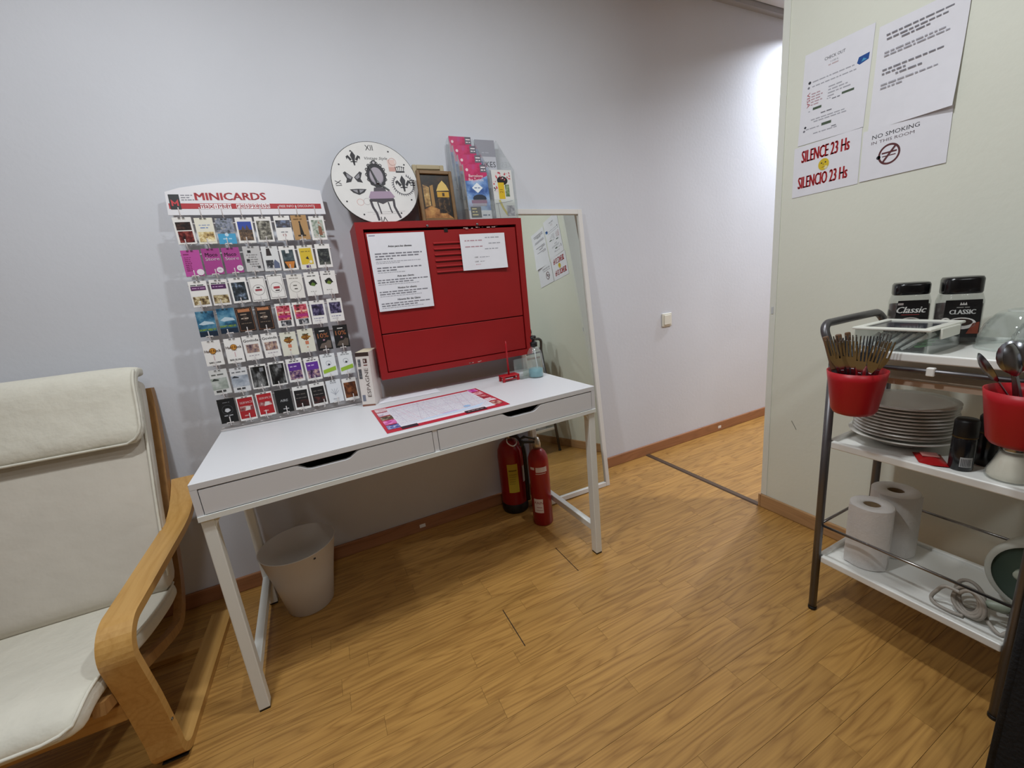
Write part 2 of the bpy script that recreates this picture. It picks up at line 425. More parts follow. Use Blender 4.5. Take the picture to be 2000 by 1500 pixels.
for u in (0, L - .034):
    sg = 1 if u == 0 else -1
    for v in (.004, D - .038):
        lg = MB(); lg.bbox(u + .002, u + .032, v, v + .034, .006, HB, M_WMETAL, .0025, 2)
        # curved gusset where the leg meets the case
        f = [(u + (.032 if sg > 0 else .002), HB)]
        for (p, q) in arc(0, 0, .035, 270, 180, 6):
            pass
        c0 = u + .032 if sg > 0 else u + .002
        g = [(c0, HB), (c0 + sg * .04, HB)] + [(c0 + sg * (.04 + .04 * math.cos(math.radians(t))), HB - .04 + .04 * math.sin(math.radians(t))) for t in (90, 112, 135, 158, 180)]
        if sg < 0: g = g[::-1]
        lg.prism(g, v + .006, v + .028, M_WMETAL)
        lo = lg.build('leg', desk)
        MB().box(u + .003, u + .031, v + .001, v + .033, 0, .006, M_BLACK).build('foot_cap', lo)
    MB().bbox(u + .004, u + .030, .038, D - .038, .105, .135, M_WMETAL, .002, 2).build('stretcher', desk)

# ------------------------------------------------------------------ red wall cabinet
CX0, CX1, CZ0, CZ1, CY = .560, 1.274, .8506, 1.4698, -.209
cab = thing('wall_cabinet', 'red metal wall cabinet hanging above the desk', 'cabinet', (CX0, 0, CZ0))
CW, CH = CX1 - CX0, CZ1 - CZ0
b = MB(); t = .028
b.box(0, t, CY, -.001, 0, CH, M_RED); b.box(CW - t, CW, CY, -.001, 0, CH, M_RED)
b.box(t, CW - t, CY, -.001, CH - .026, CH, M_RED); b.box(t, CW - t, CY, -.001, 0, .026, M_RED)
b.box(t, CW - t, -.02, -.001, .026, CH - .026, M_RED)
b.build('body', cab)
zd = 1.036 - CZ0
d = MB().bbox(t + .003, CW - t - .003, CY + .004, CY + .02, zd + .002, CH - .037, M_RED, .002, 1).build('door', cab)
for i in range(6):
    z = 1.383 - CZ0 - i * .0232
    s_ = MB(); s_.prism([(z - .006, CY + .006), (z + .004, CY + .006), (z - .004, CY - .0015), (z - .006, CY - .001)], .296, .415, M_RED, 'X', Matrix(((1, 0, 0, 0), (0, 0, 1, 0), (0, 1, 0, 0), (0, 0, 0, 1))))
    s_.build('louvre', d)
    MB().box(.298, .413, CY + .0025, CY + .006, z - .0105, z - .006, mat('#6a0c12', .6)).build('louvre_slot', d)
MB().box(.350, .366, CY + .002, CY + .006, CH - .047, CH - .033, M_BLACK).build('latch_hole', d)
MB().bbox(t + .003, CW - t - .003, CY + .005, CY + .02, .029, zd - .002, M_RED, .002, 1).build('lower_flap', cab)
for x in (.281, .5):
    s_ = MB(); s_.lathe([(.0052, 0), (.0052, .003), (.003, .004)], n=14, m=M_STEEL, M=Matrix.Translation((x, CY, CH - .021)) @ Matrix.Rotation(PI / 2, 4, 'X')); s_.build('screw', cab)
ch_ = MB()
R = random.Random(11)
for i in range(14):
    x = R.uniform(.42, .58); ch_.rect(x, CH - .035 + R.uniform(-.004, .004), x + R.uniform(.004, .018), CH - .033 + R.uniform(-.003, .003) + .001, mat('#c9a9a4', .6), CY - .0003)
for i in range(9):
    x = R.uniform(.38, .44); ch_.rect(x, .006 + R.uniform(-.002, .002), x + R.uniform(.004, .016), .0075 + R.uniform(-.001, .002), mat('#c9a9a4', .6), CY - .0003)
tag(ch_.build('paint_chips', cab), kind='stuff')

def sheet(name, label, w, h, loc, rot=(0, 0, 0), curl=(0, 0, 0, 0), m=None, cat='paper', nx=8, nz=8, t=.0005):
    """paper: origin bottom-left, x right, z up, front -Y; curl = how far BL, BR, TR, TL corners lift off"""
    o = thing(name, label, cat, loc, rot); m = m or M_PAPER
    def lift(a, b):
        a, b = a, b
        return -(curl[0] * max(0, 1 - a - b) ** 2 + curl[1] * max(0, a - b) ** 2 + curl[2] * max(0, a + b - 1) ** 2 + curl[3] * max(0, b - a) ** 2)
    p = MB(); vs = []
    for j in range(nz + 1):
        for i in range(nx + 1): vs.append((w * i / nx, lift(i / nx, j / nz) - t, h * j / nz))
    n0 = len(vs); vs += [(x, y_ + t * .8, z) for x, y_, z in vs]
    fs = []
    for j in range(nz):
        for i in range(nx):
            a = j * (nx + 1) + i; q = (a, a + 1, a + nx + 2, a + nx + 1); fs += [q, tuple(x + n0 for x in reversed(q))]
    p.add(vs, fs, m, True); p.build('sheet', o)
    return o, lift

# notices taped on the cabinet
YF = CY - .0035
n1, _ = sheet('notice', 'tall white notice headed Aviso para los clientes on the red cabinet', .225, .298, (.597, YF, 1.128), (0, 0, 0), (.0, .0, 0, .0))
p = MB(); yo = -.0009
p.rect(.006, .291, .03, .2918, M_INK, yo); p.rect(.006, .2895, .03, .2903, mat('#3d5fb0', .7), yo)
p.text('Aviso para los clientes', .120, .248, M_INK, yo, height=.0095, bold=.0004)
for i, z in enumerate((.222, .212, .202)): p.words(.018, z, (.205, .19, .085)[i], .006, M_INKG, yo, 20 + i)
for i, z in enumerate((.192, .186)): p.words(.018, z, (.20, .11)[i], .0032, M_INKL, yo, 30 + i)
for i, z in enumerate((.168, .158)): p.words(.018, z, (.195, .095)[i], .006, M_INKG, yo, 40 + i)
p.words(.018, .150, .13, .0032, M_INKL, yo, 44)
for k, (tx, z) in enumerate((('Avis aux clients', .134), ('Notice for clients', .088), ('Hinweis für die Gäste', .042))):
    p.text(tx, .125, z, M_INK, yo, height=.0075, bold=.0003)
    for i in range(2): p.words(.012, z - .013 - i * .009, (.215, .16)[i], .0052, M_INKG, yo, 50 + k * 5 + i)
    for i in range(1): p.words(.012, z - .030 - i * .006, .18, .003, M_INKL, yo, 70 + k * 5 + i)
tag(p.build('lettering', n1), kind='stuff')
n2, _ = sheet('notice', 'small landscape white notice with few lines on the red cabinet', .21, .149, (.972, YF, 1.261), (0, 0, 0), (.0, .006, 0, .0))
p = MB()
for i, (a, c, z) in enumerate(((.115, .19, .132), (.02, .10, .122), (.13, .19, .108), (.02, .10, .097), (.11, .195, .085))): p.words(a, z, c, .0055, M_INKL if i % 2 == 0 else mat('#b9929c', .7), yo, 90 + i)
p.text('1,50€', .066, .052, M_INK, yo, height=.0065); p.words(.082, .052, .135, .004, M_INKL, yo, 97)
p.text('2,50€', .066, .034, M_INK, yo, height=.0065); p.words(.082, .034, .145, .004, M_INKL, yo, 98)
p.words(.06, .022, .12, .003, mat('#c59aa2', .7), yo, 99)
tag(p.build('lettering', n2), kind='stuff')

# ------------------------------------------------------------------ leaning mirror
MW, MH = .46, 1.545
lean = math.atan2(.165, 1.53)
mir = thing('standing_mirror', 'tall white-framed mirror leaning against the wall beside the desk', 'mirror', (1.4825, -.174, .003), (0, 0, 0))
mir.rotation_euler = (-lean, math.radians(1.0), 0)
M_FR = mat('#d9d5d0', .45)
fw = .026; fd = .018
for (a, c, z0, z1) in ((-MW / 2, -MW / 2 + fw, 0, MH), (MW / 2 - fw, MW / 2, 0, MH)):
    MB().bbox(a, c, -fd, 0, z0, z1, M_FR, .002, 1).build('frame_stile', mir)
for (z0, z1) in ((0, fw), (MH - fw, MH)):
    MB().bbox(-MW / 2 + fw, MW / 2 - fw, -fd, 0, z0, z1, M_FR, .002, 1).build('frame_rail', mir)
MB().box(-MW / 2 + fw, MW / 2 - fw, -.008, -.002, fw, MH - fw, mat('#dfe3df', .015, 1.0)).build('mirror_glass', mir)

# ------------------------------------------------------------------ armchair of bent birch with canvas cushions
ac = thing('armchair', 'bent birch armchair with off-white canvas cushions left of the desk', 'armchair', (-.50, -.45, 0), (0, 0, math.radians(-1.4)))
AX, AY = .50, .45
def loc_path(P): return [(y + AY, z) for y, z in P]
arm = smooth_path([(-.105, .605), (-.15, .562), (-.215, .520), (-.30, .502), (-.45, .494), (-.62, .486)], 5)
arm = [tuple(v) for v in arm] + arc(-.70, .400, .083, 88, 188, 10)
low = arm[-1]
arm += [(-.755, .24), (-.738, .10)] + arc(-.672, .066, .066, 190, 268, 8) + [(-.5, .0006), (-.13, .0006)]
for x0 in (.257, -.327):
    MB().ribbon(loc_path(arm)[::-1], x0, x0 + .07, .022, M_BIRCH).build('arm', ac)
# screw dot and black glide
gl = MB().bbox(.262, .322, -.262, -.20, -.0, .004, M_BLACK, .001, 1).build('glide', ac)
for (yy, zz) in ((-.752, .155),):
    s_ = MB(); s_.lathe([(.004, 0), (.004, .002)], n=12, m=M_STEEL, M=Matrix.Translation((.328, yy + AY + .014, zz)) @ Matrix.Rotation(PI / 2, 4, 'Y')); s_.build('bolt', ac)
rail = smooth_path([(-.80, .325), (-.62, .268), (-.42, .205), (-.34, .205), (-.27, .30), (-.19, .50), (-.10, .70), (-.045, .86), (-.03, .945)], 5)
for x0 in (.232, -.254):
    MB().ribbon(loc_path([tuple(v) for v in rail]), x0, x0 + .024, .03, M_BIRCH_SHADED).build('side_rail', ac)
MB().bbox(-.257, .257, -.752 + AY, -.728 + AY, .212, .262, M_BIRCHX, .004, 2).build('front_rail', ac)
MB().bbox(-.257, .257, -.30 + AY, -.25 + AY, .0, .022, M_BIRCHX, .003, 2).build('floor_rail', ac)
MB().bbox(-.23, .23, -.075 + AY, -.05 + AY, .80, .85, M_BIRCHX, .004, 2).build('back_slat', ac)
MB().bbox(-.23, .23, -.22 + AY, -.195 + AY, .46, .51, M_BIRCHX, .004, 2).build('back_slat', ac)
def cushion(path, hw, ht, m, n=40, pw=4.5, ends=3):
    """soft slab swept along (y,z) path"""
    mb = MB(); vs = []; N = len(path)
    for i in range(N):
        a = Vector(path[max(i - 1, 0)]); c = Vector(path[min(i + 1, N - 1)]); d = (c - a).normalized(); nn = Vector((-d.y, d.x))
        e = min(i, N - 1 - i); k = 1.0
        if e < ends: k = math.sin(PI / 2 * (e + .35) / (ends + .35))
        kw = 1 - (1 - k) * .12
        for j in range(n):
            t = 2 * PI * j / n; cs, sn = math.cos(t), math.sin(t)
            q = (abs(cs) ** pw + abs(sn) ** pw) ** (-1 / pw)
            p = Vector(path[i]) + nn * (ht * k * q * sn)
            vs.append((hw * kw * q * cs, p.x + AY, p.y))
    fs = []
    for i in range(N - 1):
        for j in range(n):
            l = (j + 1) % n; fs.append((i * n + j, i * n + l, (i + 1) * n + l, (i + 1) * n + j))
    fs += [tuple(reversed(range(n))), tuple((N - 1) * n + j for j in range(n))]
    return mb.add(vs, fs, m, True)
seatp = [tuple(v) for v in smooth_path([(-.285, .285), (-.36, .275), (-.52, .295), (-.68, .332), (-.80, .352), (-.885, .338)], 6)]
seat = cushion(seatp, .25, .034, M_CANVAS).build('seat_cushion', ac)
backp = [tuple(v) for v in smooth_path([(-.335, .30), (-.30, .42), (-.245, .58), (-.175, .76), (-.115, .92), (-.095, .99)], 6)]
back = cushion(backp, .262, .036, M_CANVAS2).build('back_cushion', ac)
flapp = [tuple(v) for v in smooth_path([(-.226, .795), (-.185, .90), (-.158, .985), (-.12, 1.018), (-.062, 1.005)], 6)]
flap = cushion(flapp, .268, .022, M_CANVAS, pw=5).build('headrest', ac)
def seam(path, off, hw, rc=.06):
    """piping around the front lower edge of a swept cushion"""
    pts = []
    for i, (y_, z_) in enumerate(path): pass
    return pts
pp = []
N = len(flapp)
def fpt(i, x, off=.019):
    a = Vector(flapp[max(i - 1, 0)]); c = Vector(flapp[min(i + 1, N - 1)]); d = (c - a).normalized(); nn = Vector((-d.y, d.x)); q = Vector(flapp[i]) + nn * off
    return (x, q.x + AY, q.y)
for i in range(16, 2, -1): pp.append(fpt(i, .264))
pp += [fpt(2, .258, .016), fpt(1, .245, .012), fpt(0, .222, .010)]
pp += [(x * 1.0, pp[-1][1], pp[-1][2]) for x in (.1, 0, -.1, -.222)]
MB().tube(pp, .0042, M_CANVAS, 8).build('piping', flap)
pb = []
NB = len(backp)
for i in range(3, NB - 4):
    a = Vector(backp[i - 1]); c = Vector(backp[i + 1]); d = (c - a).normalized(); nn = Vector((-d.y, d.x)); q = Vector(backp[i]) + nn * .028
    pb.append((.258, q.x + AY, q.y))
MB().tube(pb, .004, M_CANVAS, 8).build('piping', back)
ps = []
NS = len(seatp)
for i in range(2, NS - 2):
    a = Vector(seatp[i - 1]); c = Vector(seatp[i + 1]); d = (c - a).normalized(); nn = Vector((-d.y, d.x)); q = Vector(seatp[i]) + nn * -.026
    ps.append((.247, q.x + AY, q.y))
ps += [(.24, -.878 + AY, .356), (.225, -.893 + AY, .355), (.2, -.9 + AY, .354), (0, -.9 + AY, .354), (-.22, -.9 + AY, .354)]
MB().tube(ps, .004, M_CANVAS, 8).build('piping', seat)

# ------------------------------------------------------------------ waste bin
M_BIN = mat('#cfc8bf', .45)
bn = thing('waste_bin', 'translucent white plastic waste bin on the floor under the desk', 'bin', (.127, -.250, 0))
b = MB(); b.lathe([(.082, .0), (.086, .004), (.112, .15), (.137, .272), (.1395, .276), (.1365, .276), (.109, .15), (.083, .01), (.0, .009)], n=48, m=M_BIN, cap1=False)
b.build('bucket', bn)
s_ = MB(); s_.box(-.004, .004, -.0005, .0005, -.003, .003, M_INK); s_.build('hole', bn, Matrix.Translation((.06, -.1215, .255)) @ Matrix.Rotation(.46, 4, 'Z'))

# ------------------------------------------------------------------ fire extinguishers
M_EXR = mat('#8e1218', .3); M_EXR2 = mat('#941319', .3)
def decal(mb, r, a0, a1, z0, z1, m, n=8, e=.0006):
    vs = []
    for i in range(n + 1):
        a = math.radians(a0 + (a1 - a0) * i / n); vs += [((r + e) * math.cos(a), (r + e) * math.sin(a), z0), ((r + e) * math.cos(a), (r + e) * math.sin(a), z1)]
    return mb.add(vs, [(2 * i, 2 * i + 2, 2 * i + 3, 2 * i + 1) for i in range(n)], m, True)
e1 = thing('fire_extinguisher', 'slim tall red fire extinguisher with a small white label, the front one', 'extinguisher', (1.209, -.288, 0))
MB().lathe([(.046, 0), (.050, .006), (.050, .33), (.048, .355), (.040, .378), (.026, .393), (.018, .40)], n=36, m=M_EXR2).build('cylinder', e1)
MB().lathe([(.019, .40), (.02, .425), (.016, .44), (.012, .455)], n=20, m=mat('#b9b3ab', .3, .9)).build('valve', e1)
b = MB(); b.prism([(-.01, .44), (-.075, .455), (-.09, .435), (-.084, .43), (-.07, .445), (-.01, .43)], -.009, .009, M_BLACK); b.prism([(-.01, .455), (-.06, .478), (-.085, .47), (-.06, .47), (-.01, .448)], -.009, .009, M_BLACK)
b.build('handle', e1)
b = MB(); b.tube(smooth_path([(.0, .016, .43), (.02, .03, .425), (.035, .042, .38), (.036, .044, .25), (.035, .044, .12)], 5), .008, M_BLACK, 10); b.build('hose', e1)
b = MB(); decal(b, .050, 190, 216, .305, .318, mat('#d8c9c9', .5)); decal(b, .050, 224, 290, .292, .318, mat('#d8c9c9', .5)); decal(b, .050, 222, 282, .283, .286, mat('#d8c9c9', .5)); tag(b.build('stripe_label', e1), kind='stuff')
b = MB(); decal(b, .050, 196, 250, .075, .15, mat('#e6dcdc', .5)); b.build('white_label', e1)
b = MB()
def curved_text(mb, t, r, ac_, z, h, m, e=.0012):
    vs, fs, xa, xb, ya, yb = text_polys(t); k = h / (yb - ya)
    P = []
    for a, c in vs:
        an = math.radians(ac_) + (a - (xa + xb) / 2) * k / r; P.append(((r + e) * math.cos(an), (r + e) * math.sin(an), z + (c - (ya + yb) / 2) * k))
    mb.add(P, fs, m)
curved_text(b, 'RAIN', .050, 226, .130, .014, mat('#8e2028', .6)); decal(b, .050, 212, 242, .103, .107, mat('#b98a8c', .6), e=.0012); decal(b, .050, 208, 246, .088, .091, mat('#b98a8c', .6), e=.0012)
tag(b.build('lettering', e1), kind='stuff')
e2 = thing('fire_extinguisher', 'wide red fire extinguisher with a yellow label by the wall', 'extinguisher', (1.150, -.088, 0))
MB().lathe([(.067, .0), (.071, .012), (.071, .05), (.0695, .052)], n=36, m=M_BLACK).build('base_ring', e2)
MB().lathe([(.068, .05), (.069, .054), (.069, .31), (.066, .345), (.053, .375), (.032, .395), (.02, .40)], n=36, m=M_EXR).build('cylinder', e2)
MB().lathe([(.02, .40), (.022, .425), (.017, .44)], n=20, m=mat('#b9b3ab', .3, .9)).build('valve', e2)
b = MB(); b.prism([(-.01, .43), (.08, .45), (.095, .435), (.08, .443), (-.01, .42)], -.01, .01, M_BLACK); b.prism([(-.01, .447), (.07, .475), (.09, .47), (.07, .468), (-.01, .44)], -.01, .01, M_BLACK); b.build('handle', e2)
b = MB(); b.tube(smooth_path([(.0, -.01, .425), (.03, -.05, .42), (.045, -.076, .36), (.047, -.078, .22), (.045, -.078, .07)], 6), .0115, M_BLACK, 10); b.build('hose', e2)
b = MB(); decal(b, .069, 226, 272, .125, .285, mat('#c9b53a', .5)); b.build('yellow_label', e2)
b = MB()
decal(b, .069, 232, 266, .246, .253, mat('#7a6a1c', .6), e=.0012)
for i in range(5): decal(b, .069, 232, 264 - i * 2, .226 - i * .013, .229 - i * .013, mat('#9a8a30', .6), e=.0012)
tag(b.build('lettering', e2), kind='stuff')
b = MB(); decal(b, .069, 296, 320, .17, .26, mat('#d8cdc8', .5)); b.build('side_label', e2)
b = MB(); b.tube(smooth_path([(-.02, -.02, .41), (-.03, -.05, .40), (-.01, -.07, .385), (.02, -.055, .395), (.02, -.02, .41)], 5), .003, mat('#d8d0c8', .4), 8); b.build('seal_tag', e2)

# ------------------------------------------------------------------ rack of mini cards standing on the desk, leaning on the wall
RK_O = Vector((0, -.15, .7615)); RK_T = math.atan2(.12, .855)          # rack frame: local x right, z up the rack, -y out of it
rack = thing('card_rack', 'white wire card rack with red MINICARDS header, leaning above the desk', 'card rack', RK_O, (-RK_T, 0, 0))
RM = Matrix.Translation(RK_O) @ Matrix.Rotation(-RK_T, 4, 'X')
RX0, RX1 = -.030, .470; PITCH = .1082; CW_, CH_ = .0545, .0905
def rowtop(r): return .762 - r * PITCH
colx = lambda c: RX0 + .004 + (c + .5) * (.494 / 8)
for x in (RX0 + .03, RX1 - .03):
    MB().tube([(x, 0, .004), (x, 0, .86)], .003, M_WWIRE, 8).build('upright', rack)
for r in range(8):
    zt = rowtop(r) - .010 if r < 7 else .006
    MB().tube([(RX0, -.004, zt), (RX1, -.004, zt)], .0026, M_WWIRE, 8).build('cross_wire', rack)
MB().tube([(RX0, -.028, -.0005), (RX1, -.028, -.0005)], .0024, M_WWIRE, 8).build('foot_wire', rack)
hk = MB(); hk.tube(smooth_path([(0, -.004, 0), (0, -.022, -.004), (0, -.034, -.002), (0, -.041, .008), (0, -.045, .026)], 4), .0017, M_WWIRE, 6)
h0 = None
for r in range(8):
    for c in range(8):
        if h0 is None: h0 = hk.build('hook', rack); o = h0
        else: o = h0.copy(); COL.objects.link(o); o.parent = rack
        o.location = (colx(c) + random.uniform(-.003, .003), 0, rowtop(r) + .0075 if r < 7 else .012)
        if r == 7: o.rotation_euler = (math.radians(-12), 0, random.uniform(-.4, .4))
# header board
hd = MB(); poly = [(RX0 - .006, .782), (RX1 + .006, .776), (RX1 + .002, .868)] + [(RX0 + (RX1 - RX0) * (1 - i / 12), .868 + .030 * math.sin(PI * i / 12)) for i in range(1, 12)] + [(RX0 - .001, .862)]
hd.prism(poly, -.0095, -.0065, mat('#e4e2e6', .4)); hdo = hd.build('header_board', rack)
CR = mat('#b01a24', .5); hp = MB(); yh = -.0100
band = [(RX0 + .002, .8035), (RX1 - .006, .7975), (RX1 - .006, .8165), (RX0 + .002, .8225)]
hp.poly(band, CR, yh)
hp.text('MINICARDS', .165, .8455, CR, yh, width=.222, height=.0265, bold=.0016)
WH = mat('#efe6e8', .5)
for i, ch in enumerate('maximum response'):
    if ch != ' ': hp.rect(.0635 + i * .01395, .8015, .0635 + i * .01395 + .0118, .819, WH, yh - .0002); hp.text(ch, .0694 + i * .01395, .810, CR, yh - .0004, height=.0125 if ch in 'tp' else .0105, bold=.0004)
hp.text('FREE INFO & DISCOUNTS', .378, .8085, WH, yh - .0003, width=.125, height=.0085)
hp.rect(RX0 + .006, .8015, RX0 + .037, .853, M_BLACK, yh - .0003)
hp.poly([(RX0 + .011, .813), (RX0 + .011, .836), (RX0 + .0215, .824), (RX0 + .032, .836), (RX0 + .032, .813), (RX0 + .027, .813), (RX0 + .027, .824), (RX0 + .0215, .818), (RX0 + .016, .824), (RX0 + .016, .813)], mat('#c8313a', .5), yh - .0005)
for i in range(3): hp.words(RX0 + .042, .850 - i * .008, RX0 + .042 + (.035, .025, .05)[i], .0035, M_INKG, yh, 5 + i)
tag(hp.build('print', hdo), kind='stuff')

